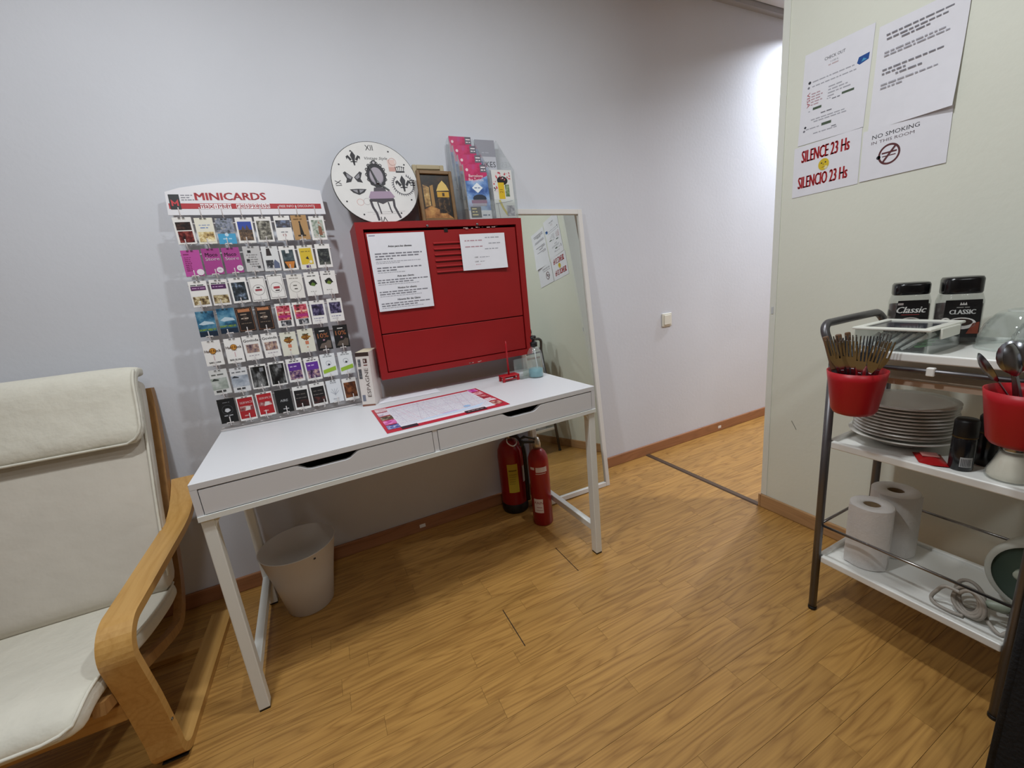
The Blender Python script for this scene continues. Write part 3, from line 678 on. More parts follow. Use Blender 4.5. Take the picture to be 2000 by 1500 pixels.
# the cards: (label, stock colour, print list)  u,v in 0..1 over the card face
W_ = '#ece9e6'; K_ = '#121214'
def P(c, s=70, sd=0.0, st=(1, 1, 1)): return photo(tuple(c.split()), s, sd, st)
cards = [
 # row 1
 [('white card with a dark and a red food photo', W_, [('p', .1, .52, .9, .82, P('#0c0a0a #2a1c18 #5a3a30', 60, 1)), ('p', .12, .06, .9, .48, P('#1c0a0a #6a1c1c #a05048', 60, 2))]),
  ('pale cream card with blue lettering over a sandy photo', '#e4e0d0', [('w', .2, .72, .8, .045, '#9aa6c0'), ('w', .25, .62, .75, .045, '#6f8cc0'), ('p', .08, .08, .92, .46, P('#6a5030 #b89a60 #e6d4a0 #f0e8d0', 50, 3))]),
  ('building photo card with a bright blue lower part', '#7d8794', [('p', .0, .38, 1, 1, P('#3a4048 #6a7078 #8c92a8 #b0aa90', 70, 4)), ('r', 0, 0, 1, .40, '#3f9cc8'), ('c', .5, .36, .11, '#c6dcea'), ('w', .25, .2, .75, .06, '#a8d4ea')]),
  ('white-edged card of a brown church under deep blue sky', W_, [('r', .1, .1, .9, .84, '#2c46a0'), ('p', .1, .1, .9, .52, P('#2a201c #5a4638 #8a6c50', 80, 5)), ('g', (.25, .5, .38, .68, .5, .5), '#5a4638'), ('g', (.5, .5, .62, .72, .75, .5), '#5a4638')]),
  ('white-edged card with a mottled grey figure photo', W_, [('p', .1, .08, .9, .84, P('#1c1a18 #5a564e #8c887c #c8c4b8', 60, 6))]),
  ('white card with a dark photo strip and a red number', W_, [('p', .08, .52, .98, .82, P('#1a1a20 #4c4a54 #7888a8', 55, 7)), ('w', .3, .34, .75, .05, '#8a8a90'), ('t', '12', .5, .22, .09, '#b04a54')]),
  ('tan brown card with a black statue drawing', '#b89060', [('g', (.42, .2, .46, .68, .54, .68, .66, .2), '#1c1814'), ('c', .5, .72, .06, '#1c1814'), ('r', .25, .14, .75, .2, '#3a2c1c'), ('w', .15, .84, .7, .05, '#7a5a34')]),
  ('white-edged pale photo card with a small brown figure', W_, [('p', .14, .1, .88, .84, P('#5a6a58 #94a090 #c4c8c0 #a8806a', 60, 8)), ('g', (.5, .2, .55, .6, .75, .55, .75, .2), '#8a5a40')])],
 # row 2
 [('magenta card with a red list of lines', '#b8489a', [('w', .1, .84, .5, .05, '#7c1c5c')] + [('w', .12, .72 - i * .07, .48, .03, '#8a2066') for i in range(8)] + [('c', .82, .14, .2, '#e6dce4')]),
  ('magenta Moco Store card, first beside the list card', '#a8408c', [('t', 'Moco', .5, .76, .14, '#1c0c1a'), ('t', 'Store', .52, .60, .13, '#f0e0ec'), ('c', .8, .16, .19, '#e6dce4'), ('w', .7, .16, .9, .03, '#8a7a88')]),
  ('magenta Moco Store card right of the other one', '#a8408c', [('t', 'Moco', .45, .74, .14, '#1c0c1a'), ('t', 'Store', .5, .58, .13, '#f0e0ec'), ('c', .82, .18, .19, '#e6dce4'), ('w', .72, .18, .92, .03, '#8a7a88')]),
  ('light grey card full of small print and tiny icons', '#c8c6c6', [('r', .25, .74, .45, .84, '#1c1c1e'), ('r', .12, .36, .3, .5, '#2a2a2c'), ('r', .7, .12, .86, .22, '#4a4a4c')] + [('w', .15 + .1 * (i % 3), .66 - i * .09, .8, .035, '#8c8a8c') for i in range(6)]),
  ('white card of a dark standing figure beside blue-grey', '#dcdcdc', [('g', (.25, .62, .3, .9, .5, .92, .58, .62), '#2a1c1c'), ('p', .15, .1, .6, .44, P('#1c1c20 #3a3a40 #c8c8cc', 60, 9)), ('g', (.6, .1, .95, .1, .95, .3, .72, .46, .62, .35), '#5c6480')]),
  ('white-edged card of dark teal over an orange shape', W_, [('p', .14, .4, .86, .84, P('#20282c #3a4a50 #5a6468', 50, 10)), ('r', .14, .08, .86, .4, '#20201c'), ('g', (.2, .36, .4, .08, .7, .08, .84, .36), '#c87a2c'), ('r', .38, .7, .6, .86, '#e0e0de')]),
  ('bright yellow card with a small black bird', '#e6e2d8', [('r', .1, .2, .88, .88, '#d8b828'), ('g', (.42, .46, .58, .54, .64, .4, .5, .42), '#2a2410'), ('w', .2, .74, .78, .05, '#94801c'), ('c', .72, .3, .1, '#e8e0c8'), ('r', .36, .06, .64, .16, '#5a3c78')]),
  ('white-edged card of a dark street at night', W_, [('p', .14, .12, .9, .8, P('#0e100e #24262a #4c5048 #6a6a62', 55, 11))])],
 # row 3
 [('white card with purple band over sepia people, left one', W_, [('w', .1, .84, .9, .05, '#4a4a50'), ('r', .08, .64, .9, .8, '#5c2a5c'), ('w', .15, .72, .85, .04, '#c8a0c8'), ('p', .08, .08, .92, .4, P('#3a2a1c #8a7450 #c8b890 #e6dcc4', 60, 12))]),
  ('white card with purple band over sepia people, right one', W_, [('w', .1, .86, .9, .05, '#4a4a50'), ('r', .08, .64, .9, .82, '#54265a'), ('w', .15, .73, .85, .04, '#c8a0c8'), ('p', .08, .08, .92, .4, P('#3a2a1c #8a7450 #c8b890 #e6dcc4', 60, 13))]),
  ('white-edged card of a dark blue-black statue', W_, [('p', .1, .08, .9, .82, P('#0e1416 #20282e #3c444c #8898b0', 55, 14))]),
  ('white card with red scribble inside thin circle, left one', W_, [('o', .5, .46, .34, '#6a6468'), ('w', .3, .46, .7, .1, '#a04450'), ('w', .4, .56, .6, .06, '#3a3034'), ('q', '#5a5458')]),
  ('white card with red scribble inside thin circle, right one', W_, [('o', .5, .46, .34, '#6a6468'), ('w', .32, .46, .7, .12, '#b03c48'), ('w', .4, .34, .66, .06, '#3a3034'), ('q', '#5a5458')]),
  ('cream card with grey lettering inside a thin circle', '#e6e2dc', [('o', .5, .48, .36, '#8a867e'), ('w', .35, .54, .65, .05, '#5a564e'), ('w', .4, .4, .6, .045, '#3a3630'), ('w', .15, .84, .8, .03, '#8a867e')]),
  ('white card with a black and green leaf emblem, left one', W_, [('w', .2, .84, .75, .05, '#4a4a48'), ('s', .5, .54, .27, '#14180e'), ('s', .5, .48, .16, '#5a7a28'), ('w', .25, .18, .7, .03, '#b0b0ac')]),
  ('white card with a black and green leaf emblem, right one', W_, [('w', .2, .86, .75, .05, '#4a4a48'), ('s', .5, .56, .27, '#14180e'), ('s', .5, .5, .16, '#6a8028'), ('w', .25, .2, .7, .03, '#b0b0ac')])],
 # row 4
 [('blue underwater shark card, left one', '#2c5a7c', [('p', .0, .3, 1, 1, P('#1c3c58 #3c7494 #6c9cb4', 25, 15)), ('g', (.05, .5, .4, .62, .85, .56, .95, .48, .6, .48, .3, .46), '#bcd0dc'), ('r', .0, 0, 1, .2, '#16283c'), ('t', "DON'T MISS IT!", .5, .27, .085, '#a8c828')]),
  ('blue underwater shark card, right one', '#2c5a7c', [('p', .0, .3, 1, 1, P('#1c3c58 #3c7494 #6c9cb4', 25, 16)), ('g', (.1, .54, .4, .66, .85, .6, .95, .5, .6, .5, .3, .48), '#bcd0dc'), ('r', .0, 0, 1, .2, '#16283c'), ('t', "DON'T MISS IT!", .48, .29, .085, '#a8c828')]),
  ('black card with copper frame and oval badge, left one', '#1c1412', [('q', '#b0704c'), ('r', .15, .8, .85, .92, '#b87850'), ('w', .25, .7, .75, .06, '#9a8878'), ('c', .5, .54, .16, '#4a3c34'), ('w', .25, .54, .75, .05, '#c8b8a8'), ('w', .2, .34, .8, .03, '#8a7868')]),
  ('black card with copper frame and oval badge, right one', '#1c1412', [('q', '#a86a48'), ('r', .15, .82, .85, .93, '#b87850'), ('w', .25, .7, .75, .06, '#8a7a6c'), ('c', .5, .54, .17, '#5a4a40'), ('w', .25, .54, .75, .05, '#c8b8a8'), ('w', .2, .34, .8, .03, '#8a7868')]),
  ('white-edged red and magenta collage card, left one', W_, [('p', .08, .3, .9, .9, P('#2c2420 #a8303c #d86c84 #e8a040', 60, 17)), ('r', .12, .40, .88, .5, '#b02c74'), ('w', .15, .62, .85, .08, '#e8c4a8'), ('p', .2, .06, .85, .28, P('#1c1c20 #5a5a60 #c8c8cc', 80, 18))]),
  ('white-edged red and magenta collage card, right one', W_, [('p', .08, .3, .9, .9, P('#2c2420 #a8303c #d86c84 #e8a040', 60, 19)), ('r', .12, .38, .88, .5, '#b02c74'), ('w', .15, .62, .85, .08, '#e8c4a8'), ('p', .2, .06, .85, .28, P('#1c1c20 #5a5a60 #c8c8cc', 80, 20))]),
  ('white card with a dark violet group photo, left one', W_, [('p', .12, .36, .88, .84, P('#181424 #3c3458 #8c84a4', 70, 21)), ('w', .15, .24, .8, .04, '#8a88a8'), ('w', .2, .14, .6, .03, '#b0aec0')]),
  ('white card with a dark violet group photo, right one', W_, [('p', .12, .36, .88, .84, P('#181424 #3c3458 #8c84a4', 70, 22)), ('w', .15, .24, .8, .04, '#8a88a8'), ('w', .2, .14, .6, .03, '#b0aec0')])],
 # row 5
 [('white card with an orange round cafe badge, leftmost', W_, [('c', .5, .58, .2, '#6a3c1c'), ('c', .5, .58, .17, '#d09038'), ('t', 'Hard Rock', .5, .58, .11, '#4a2414'), ('t', 'CAFE', .5, .46, .05, '#7a4c1c'), ('r', .49, .2, .52, .4, '#c890a0'), ('t', 'BARCELONA', .5, .12, .06, '#1c1c1e')]),
  ('white card with an orange round cafe badge, second one', W_, [('c', .5, .64, .2, '#6a3c1c'), ('c', .5, .64, .17, '#d09038'), ('t', 'Hard Rock', .5, .64, .11, '#4a2414'), ('t', 'CAFE', .5, .52, .05, '#7a4c1c'), ('r', .49, .24, .52, .44, '#c890a0'), ('t', 'BARCELONA', .5, .13, .065, '#1c1c1e')]),
  ('white Govinda card with a restaurant photo, left one', W_, [('t', 'Govinda', .5, .80, .11, '#2c2a2c'), ('p', .14, .3, .88, .64, P('#4a3c44 #8c7478 #b89880 #d8c8c8', 60, 23)), ('w', .2, .18, .8, .04, '#b0a8b0')]),
  ('white Govinda card with a restaurant photo, right one', W_, [('t', 'Govinda', .5, .80, .11, '#2c2a2c'), ('p', .12, .3, .88, .64, P('#4a3c44 #8c7478 #b89880 #d8c8c8', 60, 24)), ('w', .2, .18, .8, .04, '#b0a8b0')]),
  ('cream card with a brown scroll and orange stamp, left one', '#e2e0d0', [('s', .48, .66, .26, '#7a4c20'), ('w', .2, .66, .8, .08, '#a8782c'), ('w', .3, .78, .7, .05, '#3c4a2c'), ('r', .4, .34, .62, .48, '#d07c5c'), ('c', .5, .24, .05, '#c88c74')]),
  ('cream card with a brown scroll and orange stamp, right one', '#e2e0d0', [('s', .48, .66, .26, '#7a4c20'), ('w', .2, .66, .8, .08, '#a8782c'), ('w', .3, .78, .7, .05, '#3c4a2c'), ('r', .4, .34, .62, .48, '#d07c5c'), ('c', .5, .22, .05, '#c88c74')]),
  ('black card with orange 10% and a shoe, left one', K_, [('w', .3, .84, .7, .06, '#c8c4c0'), ('t', '10%', .5, .64, .2, '#c87c50'), ('s', .5, .44, .07, '#b8889c'), ('g', (.1, .1, .3, .3, .6, .32, .75, .42, .95, .38, .9, .06), '#6a5c54')]),
  ('black card with orange 10% and a shoe, right one', K_, [('w', .3, .86, .7, .06, '#c8c4c0'), ('t', '10%', .5, .66, .2, '#c87c50'), ('s', .5, .46, .07, '#b8889c'), ('g', (.1, .1, .3, .3, .6, .32, .75, .42, .95, .38, .9, .06), '#5c5048')])],
 # row 6
 [('pale grey card of a hazy street photo, leftmost', '#d6d6d4', [('w', .1, .8, .9, .07, '#6a6c68'), ('p', .0, .2, .9, .66, P('#8c948c #a4aca4 #c4c8c4', 30, 25)), ('g', (.05, .56, .2, .66, .45, .6, .45, .56), '#3a3e3a'), ('r', .15, .08, .7, .16, '#3c3c3a')]),
  ('pale blue-grey card of a hazy skyline, second one', '#d6d6d8', [('w', .1, .82, .9, .06, '#6a6c70'), ('p', .0, .22, 1, .68, P('#848c98 #a0a8b4 #c0c4cc', 30, 26)), ('g', (.05, .6, .2, .68, .45, .62, .45, .58), '#30343c'), ('r', .2, .1, .7, .17, '#3c3c3e')]),
  ('white-edged black and white interior photo, left one', W_, [('p', .06, .06, .94, .92, P('#0a0a0a #1c1c1c #4a4a4a #8a8a8a', 45, 27, (1, 1, .5))), ('r', .58, .7, .82, .86, '#7c7c80')]),
  ('white-edged black and white interior photo, right one', W_, [('p', .06, .06, .94, .92, P('#0a0a0a #1c1c1c #4a4a4a #8a8a8a', 45, 28, (1, 1, .5))), ('r', .58, .72, .82, .88, '#7c7c80')]),
  ('white-edged purple night skyline card, left one', W_, [('w', .2, .88, .8, .05, '#4a4850'), ('r', .1, .1, .9, .8, '#5c2c8c'), ('p', .1, .1, .9, .48, P('#2c2038 #5a3c6c #a88890 #d8b8a8', 70, 29)), ('w', .2, .66, .75, .06, '#c8b0dc')]),
  ('white-edged purple night skyline card, right one', W_, [('w', .2, .88, .8, .05, '#4a4850'), ('r', .1, .1, .9, .8, '#643098'), ('p', .1, .1, .9, .46, P('#2c2038 #5a3c6c #a88890 #d8b8a8', 70, 30)), ('w', .2, .66, .75, .06, '#c8b0dc')]),
  ('white football card with a lime green band, left one', '#e6e8ea', [('w', .2, .88, .8, .04, '#7a7c80'), ('o', .5, .58, .16, '#8c94a0'), ('c', .52, .52, .07, '#2c3038'), ('g', (.06, .14, .94, .24, .94, .42, .06, .3), '#9cc03c')]),
  ('white football card with a lime green band, right one', '#e6e8ea', [('w', .2, .88, .8, .04, '#7a7c80'), ('o', .5, .6, .16, '#8c94a0'), ('c', .52, .54, .07, '#2c3038'), ('g', (.06, .14, .94, .24, .94, .42, .06, .3), '#9cc03c')])],
 # row 7
 [('black card with a white globe emblem', K_, [('o', .5, .54, .3, '#5c5c60'), ('s', .5, .52, .17, '#c8c8cc'), ('w', .25, .3, .75, .05, '#b0b0b4'), ('w', .3, .84, .7, .04, '#6a6a6e')]),
  ('red card with a white pouring hand motif, left one', W_, [('r', .06, .08, .94, .94, '#a81c24'), ('t', 'SERVICE', .55, .74, .09, '#e4c4c4'), ('p', .1, .4, .9, .6, P('#5a2024 #a85c5c #d8c0bc', 60, 31)), ('g', (.4, .4, .5, .58, .75, .56, .7, .42), '#d8d0cc'), ('w', .3, .2, .7, .06, '#d89c9c')]),
  ('red card with a white pouring hand motif, right one', W_, [('r', .06, .08, .94, .94, '#b01c24'), ('t', 'SERVICE', .55, .76, .09, '#e4c4c4'), ('p', .1, .44, .9, .6, P('#5a2024 #a85c5c #d8c0bc', 60, 32)), ('g', (.4, .42, .5, .6, .75, .58, .7, .44), '#d8d0cc'), ('w', .3, .22, .7, .06, '#d89c9c')]),
  ('plain black card with small white AIRE lettering', '#0a0a0b', [('t', 'AIRE', .5, .52, .10, '#c8c8ca'), ('w', .35, .16, .75, .05, '#c0c0c2')]),
  ('white-edged black card with faint dark figures, left one', W_, [('r', .08, .1, .92, .84, '#100c0c'), ('p', .12, .12, .9, .4, P('#100808 #2c1414 #5a2a24', 60, 33)), ('w', .2, .66, .8, .06, '#5c5450'), ('w', .15, .5, .85, .03, '#8a807c')]),
  ('white-edged black card with faint dark figures, right one', W_, [('r', .08, .1, .92, .84, '#100c0c'), ('p', .12, .12, .9, .4, P('#100808 #2c1414 #5a2a24', 60, 34)), ('w', .2, .66, .8, .06, '#5c5450'), ('w', .15, .5, .85, .03, '#8a807c')]),
  ('white card with a faint grey plant drawing', '#e2e4e8', [('l', (.5, .3, .5, .62), '#a8acb8'), ('l', (.5, .36, .3, .62), '#a8acb8'), ('l', (.5, .36, .7, .62), '#a8acb8'), ('l', (.5, .34, .22, .5), '#a8acb8'), ('l', (.5, .34, .78, .5), '#a8acb8'), ('w', .3, .88, .7, .04, '#9a9ca4'), ('w', .3, .16, .7, .03, '#b0b2ba')]),
  ('white-edged card of a warm brown chocolate photo', W_, [('p', .08, .12, .92, .82, P('#2c140c #5c3018 #8c5430', 45, 35))])],
]
def card_mesh(stock, pr):
    face = CW_; h = CH_
    b = MB(); m = mat(stock, .5); side = mat('#d8d4d0', .6)
    b.box(-face / 2, face / 2, 0, .007, 0, h, side); b.rect(-face / 2, 0, face / 2, h, m, -.0003)
    p = MB(); yo = -.0007
    X = lambda u: (u - .5) * face
    Z = lambda v: v * h
    for i, e in enumerate(pr):
        k = e[0]; yo = -.0007 - .00012 * i
        if k == 'r': p.rect(X(e[1]), Z(e[2]), X(e[3]), Z(e[4]), mat(e[5], .5), yo)
        elif k == 'p': p.rect(X(e[1]), Z(e[2]), X(e[3]), Z(e[4]), e[5], yo)
        elif k == 'w': p.words(X(e[1]), Z(e[2]), X(e[3]), e[4] * h, mat(e[5], .5), yo, i * 7 + int(e[2] * 100))
        elif k == 't': p.text(e[1], X(e[2]), Z(e[3]), mat(e[5], .5), yo, width=min(.9 * face, e[4] * h * .72 * len(e[1])), height=e[4] * h, bold=.0002)
        elif k == 'c': p.disc(X(e[1]), Z(e[2]), e[3] * face, mat(e[4], .5), yo, n=18)
        elif k == 'o': p.ring(X(e[1]), Z(e[2]), e[3] * face, e[3] * face + .0009, mat(e[4], .5), yo, 24)
        elif k == 'g': p.poly([(X(a), Z(c)) for a, c in zip(e[1][::2], e[1][1::2])], mat(e[2], .5), yo)
        elif k == 'l': p.line([(X(a), Z(c)) for a, c in zip(e[1][::2], e[1][1::2])], .0012, mat(e[2], .5), yo)
        elif k == 'q': 
            mm = mat(e[1], .5)
            for (a0, c0, a1, c1) in ((.06, .05, .94, .06), (.06, .94, .94, .95), (.06, .05, .075, .95), (.925, .05, .94, .95)): p.rect(X(a0), Z(c0), X(a1), Z(c1), mm, yo)
        elif k == 's':
            R = random.Random(int(e[1] * 100 + e[3] * 1000)); n = 18
            p.poly([(X(e[1]) + e[3] * face * R.uniform(.65, 1.15) * math.cos(2 * PI * j / n), Z(e[2]) + e[3] * face * R.uniform(.6, 1.05) * math.sin(2 * PI * j / n)) for j in range(n)], mat(e[4], .5), yo)
    # notch slots of the pocket and its lower tab
    for (a, c) in ((.32, .46), (.54, .68)): p.rect(X(a), Z(.955), X(c), Z(.985), mat('#2c2a2a', .6), -.0032)
    p.rect(X(.30), Z(-.035), X(.70), Z(.03), mat('#dcd6d4', .5), -.0034)
    p.rect(X(.33), Z(-.035), X(.67), Z(-.015), mat('#4c4846', .6), -.0036)
    return b, p
rowname = ['top', 'second', 'third', 'fourth', 'fifth', 'sixth', 'bottom']
for r, rw in enumerate(cards):
    for c, (lab, stock, pr) in enumerate(rw):
        b, p = card_mesh(stock, pr)
        o = b.build('minicard'); j = random.uniform(-.0025, .0025)
        o.matrix_basis = RM @ Matrix.Translation((colx(c) + j, -.030, rowtop(r) - CH_ + random.uniform(-.003, .003))) @ Matrix.Rotation(math.radians(4 + random.uniform(-2, 2)), 4, 'X') @ Matrix.Rotation(random.uniform(-.02, .02), 4, 'Y')
        tag(o, lab + ', ' + rowname[r] + ' row', 'card', 'minicards on the rack')
        tag(p.build('print', o), kind='stuff')

# ------------------------------------------------------------------ on the desk: book, map, spike, acrylic stand, pump bottle
bk = thing('travel_book', 'thick cream paperback ESPAGNE standing upright beside the card rack', 'book', DP(.497, .455), (0, 0, -.42))
bk.rotation_euler = (0, math.radians(2.0), -.38)
M_BKC = mat('#e4dcd6', .5)
b = MB(); b.box(0, .052, 0, .12, 0, .222, M_BKC); b.build('cover', bk)
b = MB(); b.box(.002, .050, .003, .1205, .2195, .2226, mat('#d8cdb4', .9)); b.build('page_block', bk)
p = MB(); p.rect(0, .206, .052, .222, mat('#3a2824', .5), -.0005); p.rect(0, 0, .052, .008, mat('#8a5a48', .5), -.0005)
p.rect(.006, .165, .017, .195, P('#3c3c44 #6c6c70 #a8a8a8', 90, 40), -.0005); p.rect(.004, .115, .016, .155, P('#2c2c30 #5c5c60 #8c8c90', 90, 41), -.0005); p.rect(.005, .022, .017, .048, mat('#7c8090', .5), -.0005)
p.text('ESPAGNE', .034, .098, mat('#5a4a44', .5), -.0006, width=.118, height=.0145, rot=PI / 2)
p.rect(.027, .168, .042, .172, mat('#6a2a24', .5), -.0006); p.rect(.027, .178, .042, .196, mat('#54302c', .5), -.0006); p.rect(.030, .182, .034, .192, M_BKC, -.0007)
tag(p.build('print', bk), kind='stuff')

MA = Matrix.Translation(DP(.735, .19, H + .0006)) @ Matrix.Rotation(DR, 4, 'Z')
mp_ = thing('city_map', 'large city map sheet with red border lying on the desk', 'map', DP(.735, .19, H + .0002), (0, 0, DR))
mw, mh = .441, .335
FLAT = Matrix.Rotation(-PI / 2, 4, 'X')     # sheet plane x,z -> desk plane x,y (front -Y becomes up)
MB().box(-mw / 2, mw / 2, -mh / 2, mh / 2, 0, .0012, mat('#e6e0e6', .45)).build('sheet', mp_)
p = MB(); CRD = mat('#b8283a', .45); yo = -.0015
p.rect(-mw / 2, -mh / 2, mw / 2, mh / 2, CRD, yo)
mapm = photo(('#b8b4cc', '#d8d6e0', '#e2e2e8', '#ccd0d8', '#dcc4d4'), 120, 3.3)
p.rect(-mw / 2 + .05, -mh / 2 + .03, mw / 2 - .045, mh / 2 - .022, mat('#e2e2ea', .45), yo - .0003)
p.rect(-mw / 2 + .055, -mh / 2 + .05, mw / 2 - .05, mh / 2 - .027, mapm, yo - .0005)
R = random.Random(4); ST = mat('#b4a8bc', .5); ST2 = mat('#d8a4b8', .5)
for i in range(16):
    a = R.uniform(-.16, .16); p.line([(a, -.10), (a + R.uniform(-.05, .05), .135)], .0009, ST if i % 3 else ST2, yo - .0006)
for i in range(11):
    c = R.uniform(-.1, .13); p.line([(-.16, c), (.17, c + R.uniform(-.03, .03))], .0009, ST if i % 4 else ST2, yo - .0006)
p.poly([(-.14, -.112), (.12, -.112), (.16, -.07), (.13, -.082), (.05, -.095), (-.06, -.10)], mat('#c4d8ee', .45), yo - .0008)
p.poly([(-.02, -.09), (.04, -.082), (.05, -.092), (0, -.097)], mat('#c8b4dc', .45), yo - .0009)
p.disc(.09, -.068, .014, mat('#98b8dc', .45), yo - .0009)
for i, cc in enumerate(('#e0c8cc #c8a4ac #ece4e4', '#c8b8c8 #e4dce4 #9c8ca8', '#2c241c #6c5c4c #b8a890', '#b03c8c #d870b0 #e8a0cc', '#283c78 #5c6ca8 #c8c8dc')):
    p.rect(-mw / 2 + .010, mh / 2 - .062 - i * .060, -mw / 2 + .052, mh / 2 - .012 - i * .060, P(cc, 60, 50 + i), yo - .0009)
for i, cc in enumerate(('#b0308c #d45cac #e49cc4', '#b83c50 #e0a0ac #f0d8dc', '#5c1c24 #b04450 #dca4a0', '#c8b0b8 #e8d8dc #b84858', '#7c3038 #b87870 #d8c0a8')):
    p.rect(mw / 2 - .046, mh / 2 - .060 - i * .060, mw / 2 - .010, mh / 2 - .012 - i * .060, P(cc, 60, 60 + i), yo - .0009)
p.rect(-mw / 2 + .05, -mh / 2 + .008, -mw / 2 + .105, -mh / 2 + .036, mat('#2c2430', .5), yo - .001)
p.rect(.055, -mh / 2 + .010, .135, -mh / 2 + .040, mat('#2a1c22', .5), yo - .001); p.words(.065, -mh / 2 + .026, .125, .005, mat('#c0a8ac', .5), yo - .0012, 3)
tag(p.build('print', mp_, FLAT), kind='stuff')
sl, _ = sheet('loose_paper', 'plain white loose paper lying by the wall behind the map', .26, .09, DP(.56, .44, H + .0004), (-PI / 2, 0, DR - .04))

sp = thing('receipt_spike', 'small red receipt spike on a slatted base at the desk back', 'receipt spike', DP(1.130, .372, H), (0, 0, .02))
MR = mat('#b01420', .4)
b = MB(); b.bbox(-.043, .043, -.024, .024, .022, .028, MR, .002, 1); b.build('plate', sp)
for (x, y) in ((-.036, -.019), (.036, -.019), (-.036, .019), (.036, .019)): MB().bbox(x - .006, x + .006, y - .004, y + .004, 0, .022, MR, .001, 1).build('foot', sp)
for y in (-.019, .019): MB().box(-.030, .030, y - .003, y + .003, .008, .012, MR).build('rung', sp)
MB().tube([(0, 0, .028), (0, 0, .165), (0, 0, .182)], .0042, MR, 10, rr=[.0046, .004, .001]).build('spike', sp)

st_ = thing('acrylic_stand', 'small clear acrylic card stand behind the pump bottle', 'stand', DP(1.212, .385, H), (0, 0, .05))
M_ACR = clearplastic(.22, '#d8e4e0', .05)
MB().box(-.04, .035, .010, .013, .0, .086, M_ACR).build('back_panel', st_)
MB().box(-.04, .035, -.045, .010, .0, .003, M_ACR).build('base_panel', st_)
MB().box(-.002, .037, -.004, -.001, .003, .034, clearplastic(.35, '#c8dcc8', .05)).build('front_lip', st_)

pb_ = thing('pump_bottle', 'clear pump bottle with some pale blue liquid on the desk corner', 'bottle', DP(1.252, .335, H))
MB().lathe([(.030, .0), (.034, .003), (.034, .10), (.031, .118), (.022, .133), (.014, .140), (.014, .148)], n=36, m=clearplastic(.20, '#e0e8ea', .04), cap1=False).build('body', pb_)
MB().lathe([(.028, .003), (.0325, .006), (.0325, .040), (.0, .040)], n=32, m=clearplastic(1.3, '#7fc0cc', .06), cap1=False).build('liquid', pb_)
hd_ = MB().lathe([(.016, .142), (.0165, .160), (.012, .163), (.006, .165), (.006, .178), (.013, .179), (.013, .188), (.009, .191)], n=24, m=M_BLACK).build('pump_head', pb_)
b = MB(); b.bbox(-.038, .004, -.006, .006, .178, .188, M_BLACK, .003, 2, Matrix.Rotation(.9, 4, 'Z')); b.build('nozzle', hd_)
MB().tube([(0, 0, .14), (.004, -.002, .08), (.012, -.004, .01)], .0022, mat('#dfe4e4', .3), 8).build('dip_tube', pb_)

# ------------------------------------------------------------------ on the cabinet: clock, pictures, leaflet holder
CT = CZ1
ckr = .1695
ck = thing('wall_clock', 'round white vintage clock with a printed chair, standing on red cabinet', 'clock', (.688, -.135, CT + .0015), (-.235, math.radians(-1), 0))
b = MB(); b.lathe([(ckr, 0), (ckr, .006)], n=64, m=mat('#2a2622', .6), M=Matrix.Translation((0, 0, ckr)) @ Matrix.Rotation(PI / 2, 4, 'X'), smooth=False); b.build('disc', ck)
b = MB(); b.disc(0, ckr, ckr - .0022, mat('#dcdad8', .55, noise=.05, scale=14), -.0064, n=64); b.build('dial_face', ck)
p = MB(); yo = -.0068; IK = mat('#26242a', .6); GR = mat('#5c5a62', .6); LG = mat('#b8b4b4', .6); PU = mat('#a08aa0', .6); PK = mat('#d8aaa4', .6)
zc = ckr
p.text('XII', .0, zc + .143, IK, yo, width=.030, height=.022); p.text('IX', -.145, zc + .0, IK, yo, width=.022, height=.022, rot=PI / 2 * 1.02); p.text('VI', 0, zc - .15, IK, yo, width=.025, height=.020, rot=PI); p.text('III', .146, zc - .002, IK, yo, width=.024, height=.020, rot=-PI / 2)
for h in range(12):
    if h % 3 == 0: continue
    a = PI / 2 - h * PI / 6; p.disc(.148 * math.cos(a), zc + .148 * math.sin(a), .0035, IK, yo, n=10)
p.text('Vintage Style', .018, zc + .098, IK, yo, width=.092, height=.015, shear=.35)
def fleur(x, z, k, m):
    for pts in (((0, .05), (.016, .02), (.008, -.01), (.004, -.045), (-.004, -.045), (-.008, -.01), (-.016, .02)), ((.01, -.006), (.03, .022), (.044, .012), (.04, -.008), (.034, .006), (.022, -.016)), ((-.01, -.006), (-.022, -.016), (-.034, .006), (-.04, -.008), (-.044, .012), (-.03, .022)), ((-.02, -.018), (.02, -.018), (.02, -.024), (-.02, -.024))):
        p.poly([(x + a * k, z + c * k) for a, c in pts], m, yo)
fleur(-.069, zc + .098, .62, IK); fleur(.108, zc - .006, .72, IK)
for s_ in (-1, 1):      # butterflies
    for (bx, bz, k, m, cl) in ((-.084, zc + .022, 1, IK, 0), (-.076, zc - .032, .95, IK, 1)):
        pts = ((.002, .0), (.028, .024), (.036, .018), (.026, -.006), (.032, -.022), (.012, -.018)) if not cl else ((.0, .008), (.034, .006), (.022, -.008), (.0, -.018))
        p.poly([(bx + s_ * a * k, bz + c * k) for a, c in (pts if s_ > 0 else pts[::-1])], m, yo)
        q = ((.006, .0), (.024, .016), (.024, .0), (.012, -.008)) if not cl else ((.004, .004), (.024, .003), (.012, -.006), (.004, -.010))
        p.poly([(bx + s_ * a * k, bz + c * k) for a, c in (q if s_ > 0 else q[::-1])], mat('#8c8a90', .6), yo - .0002)
p.ring(-.078, zc - .078, .012, .0135, PK, yo); p.ring(-.052, zc - .076, .012, .0135, LG, yo)
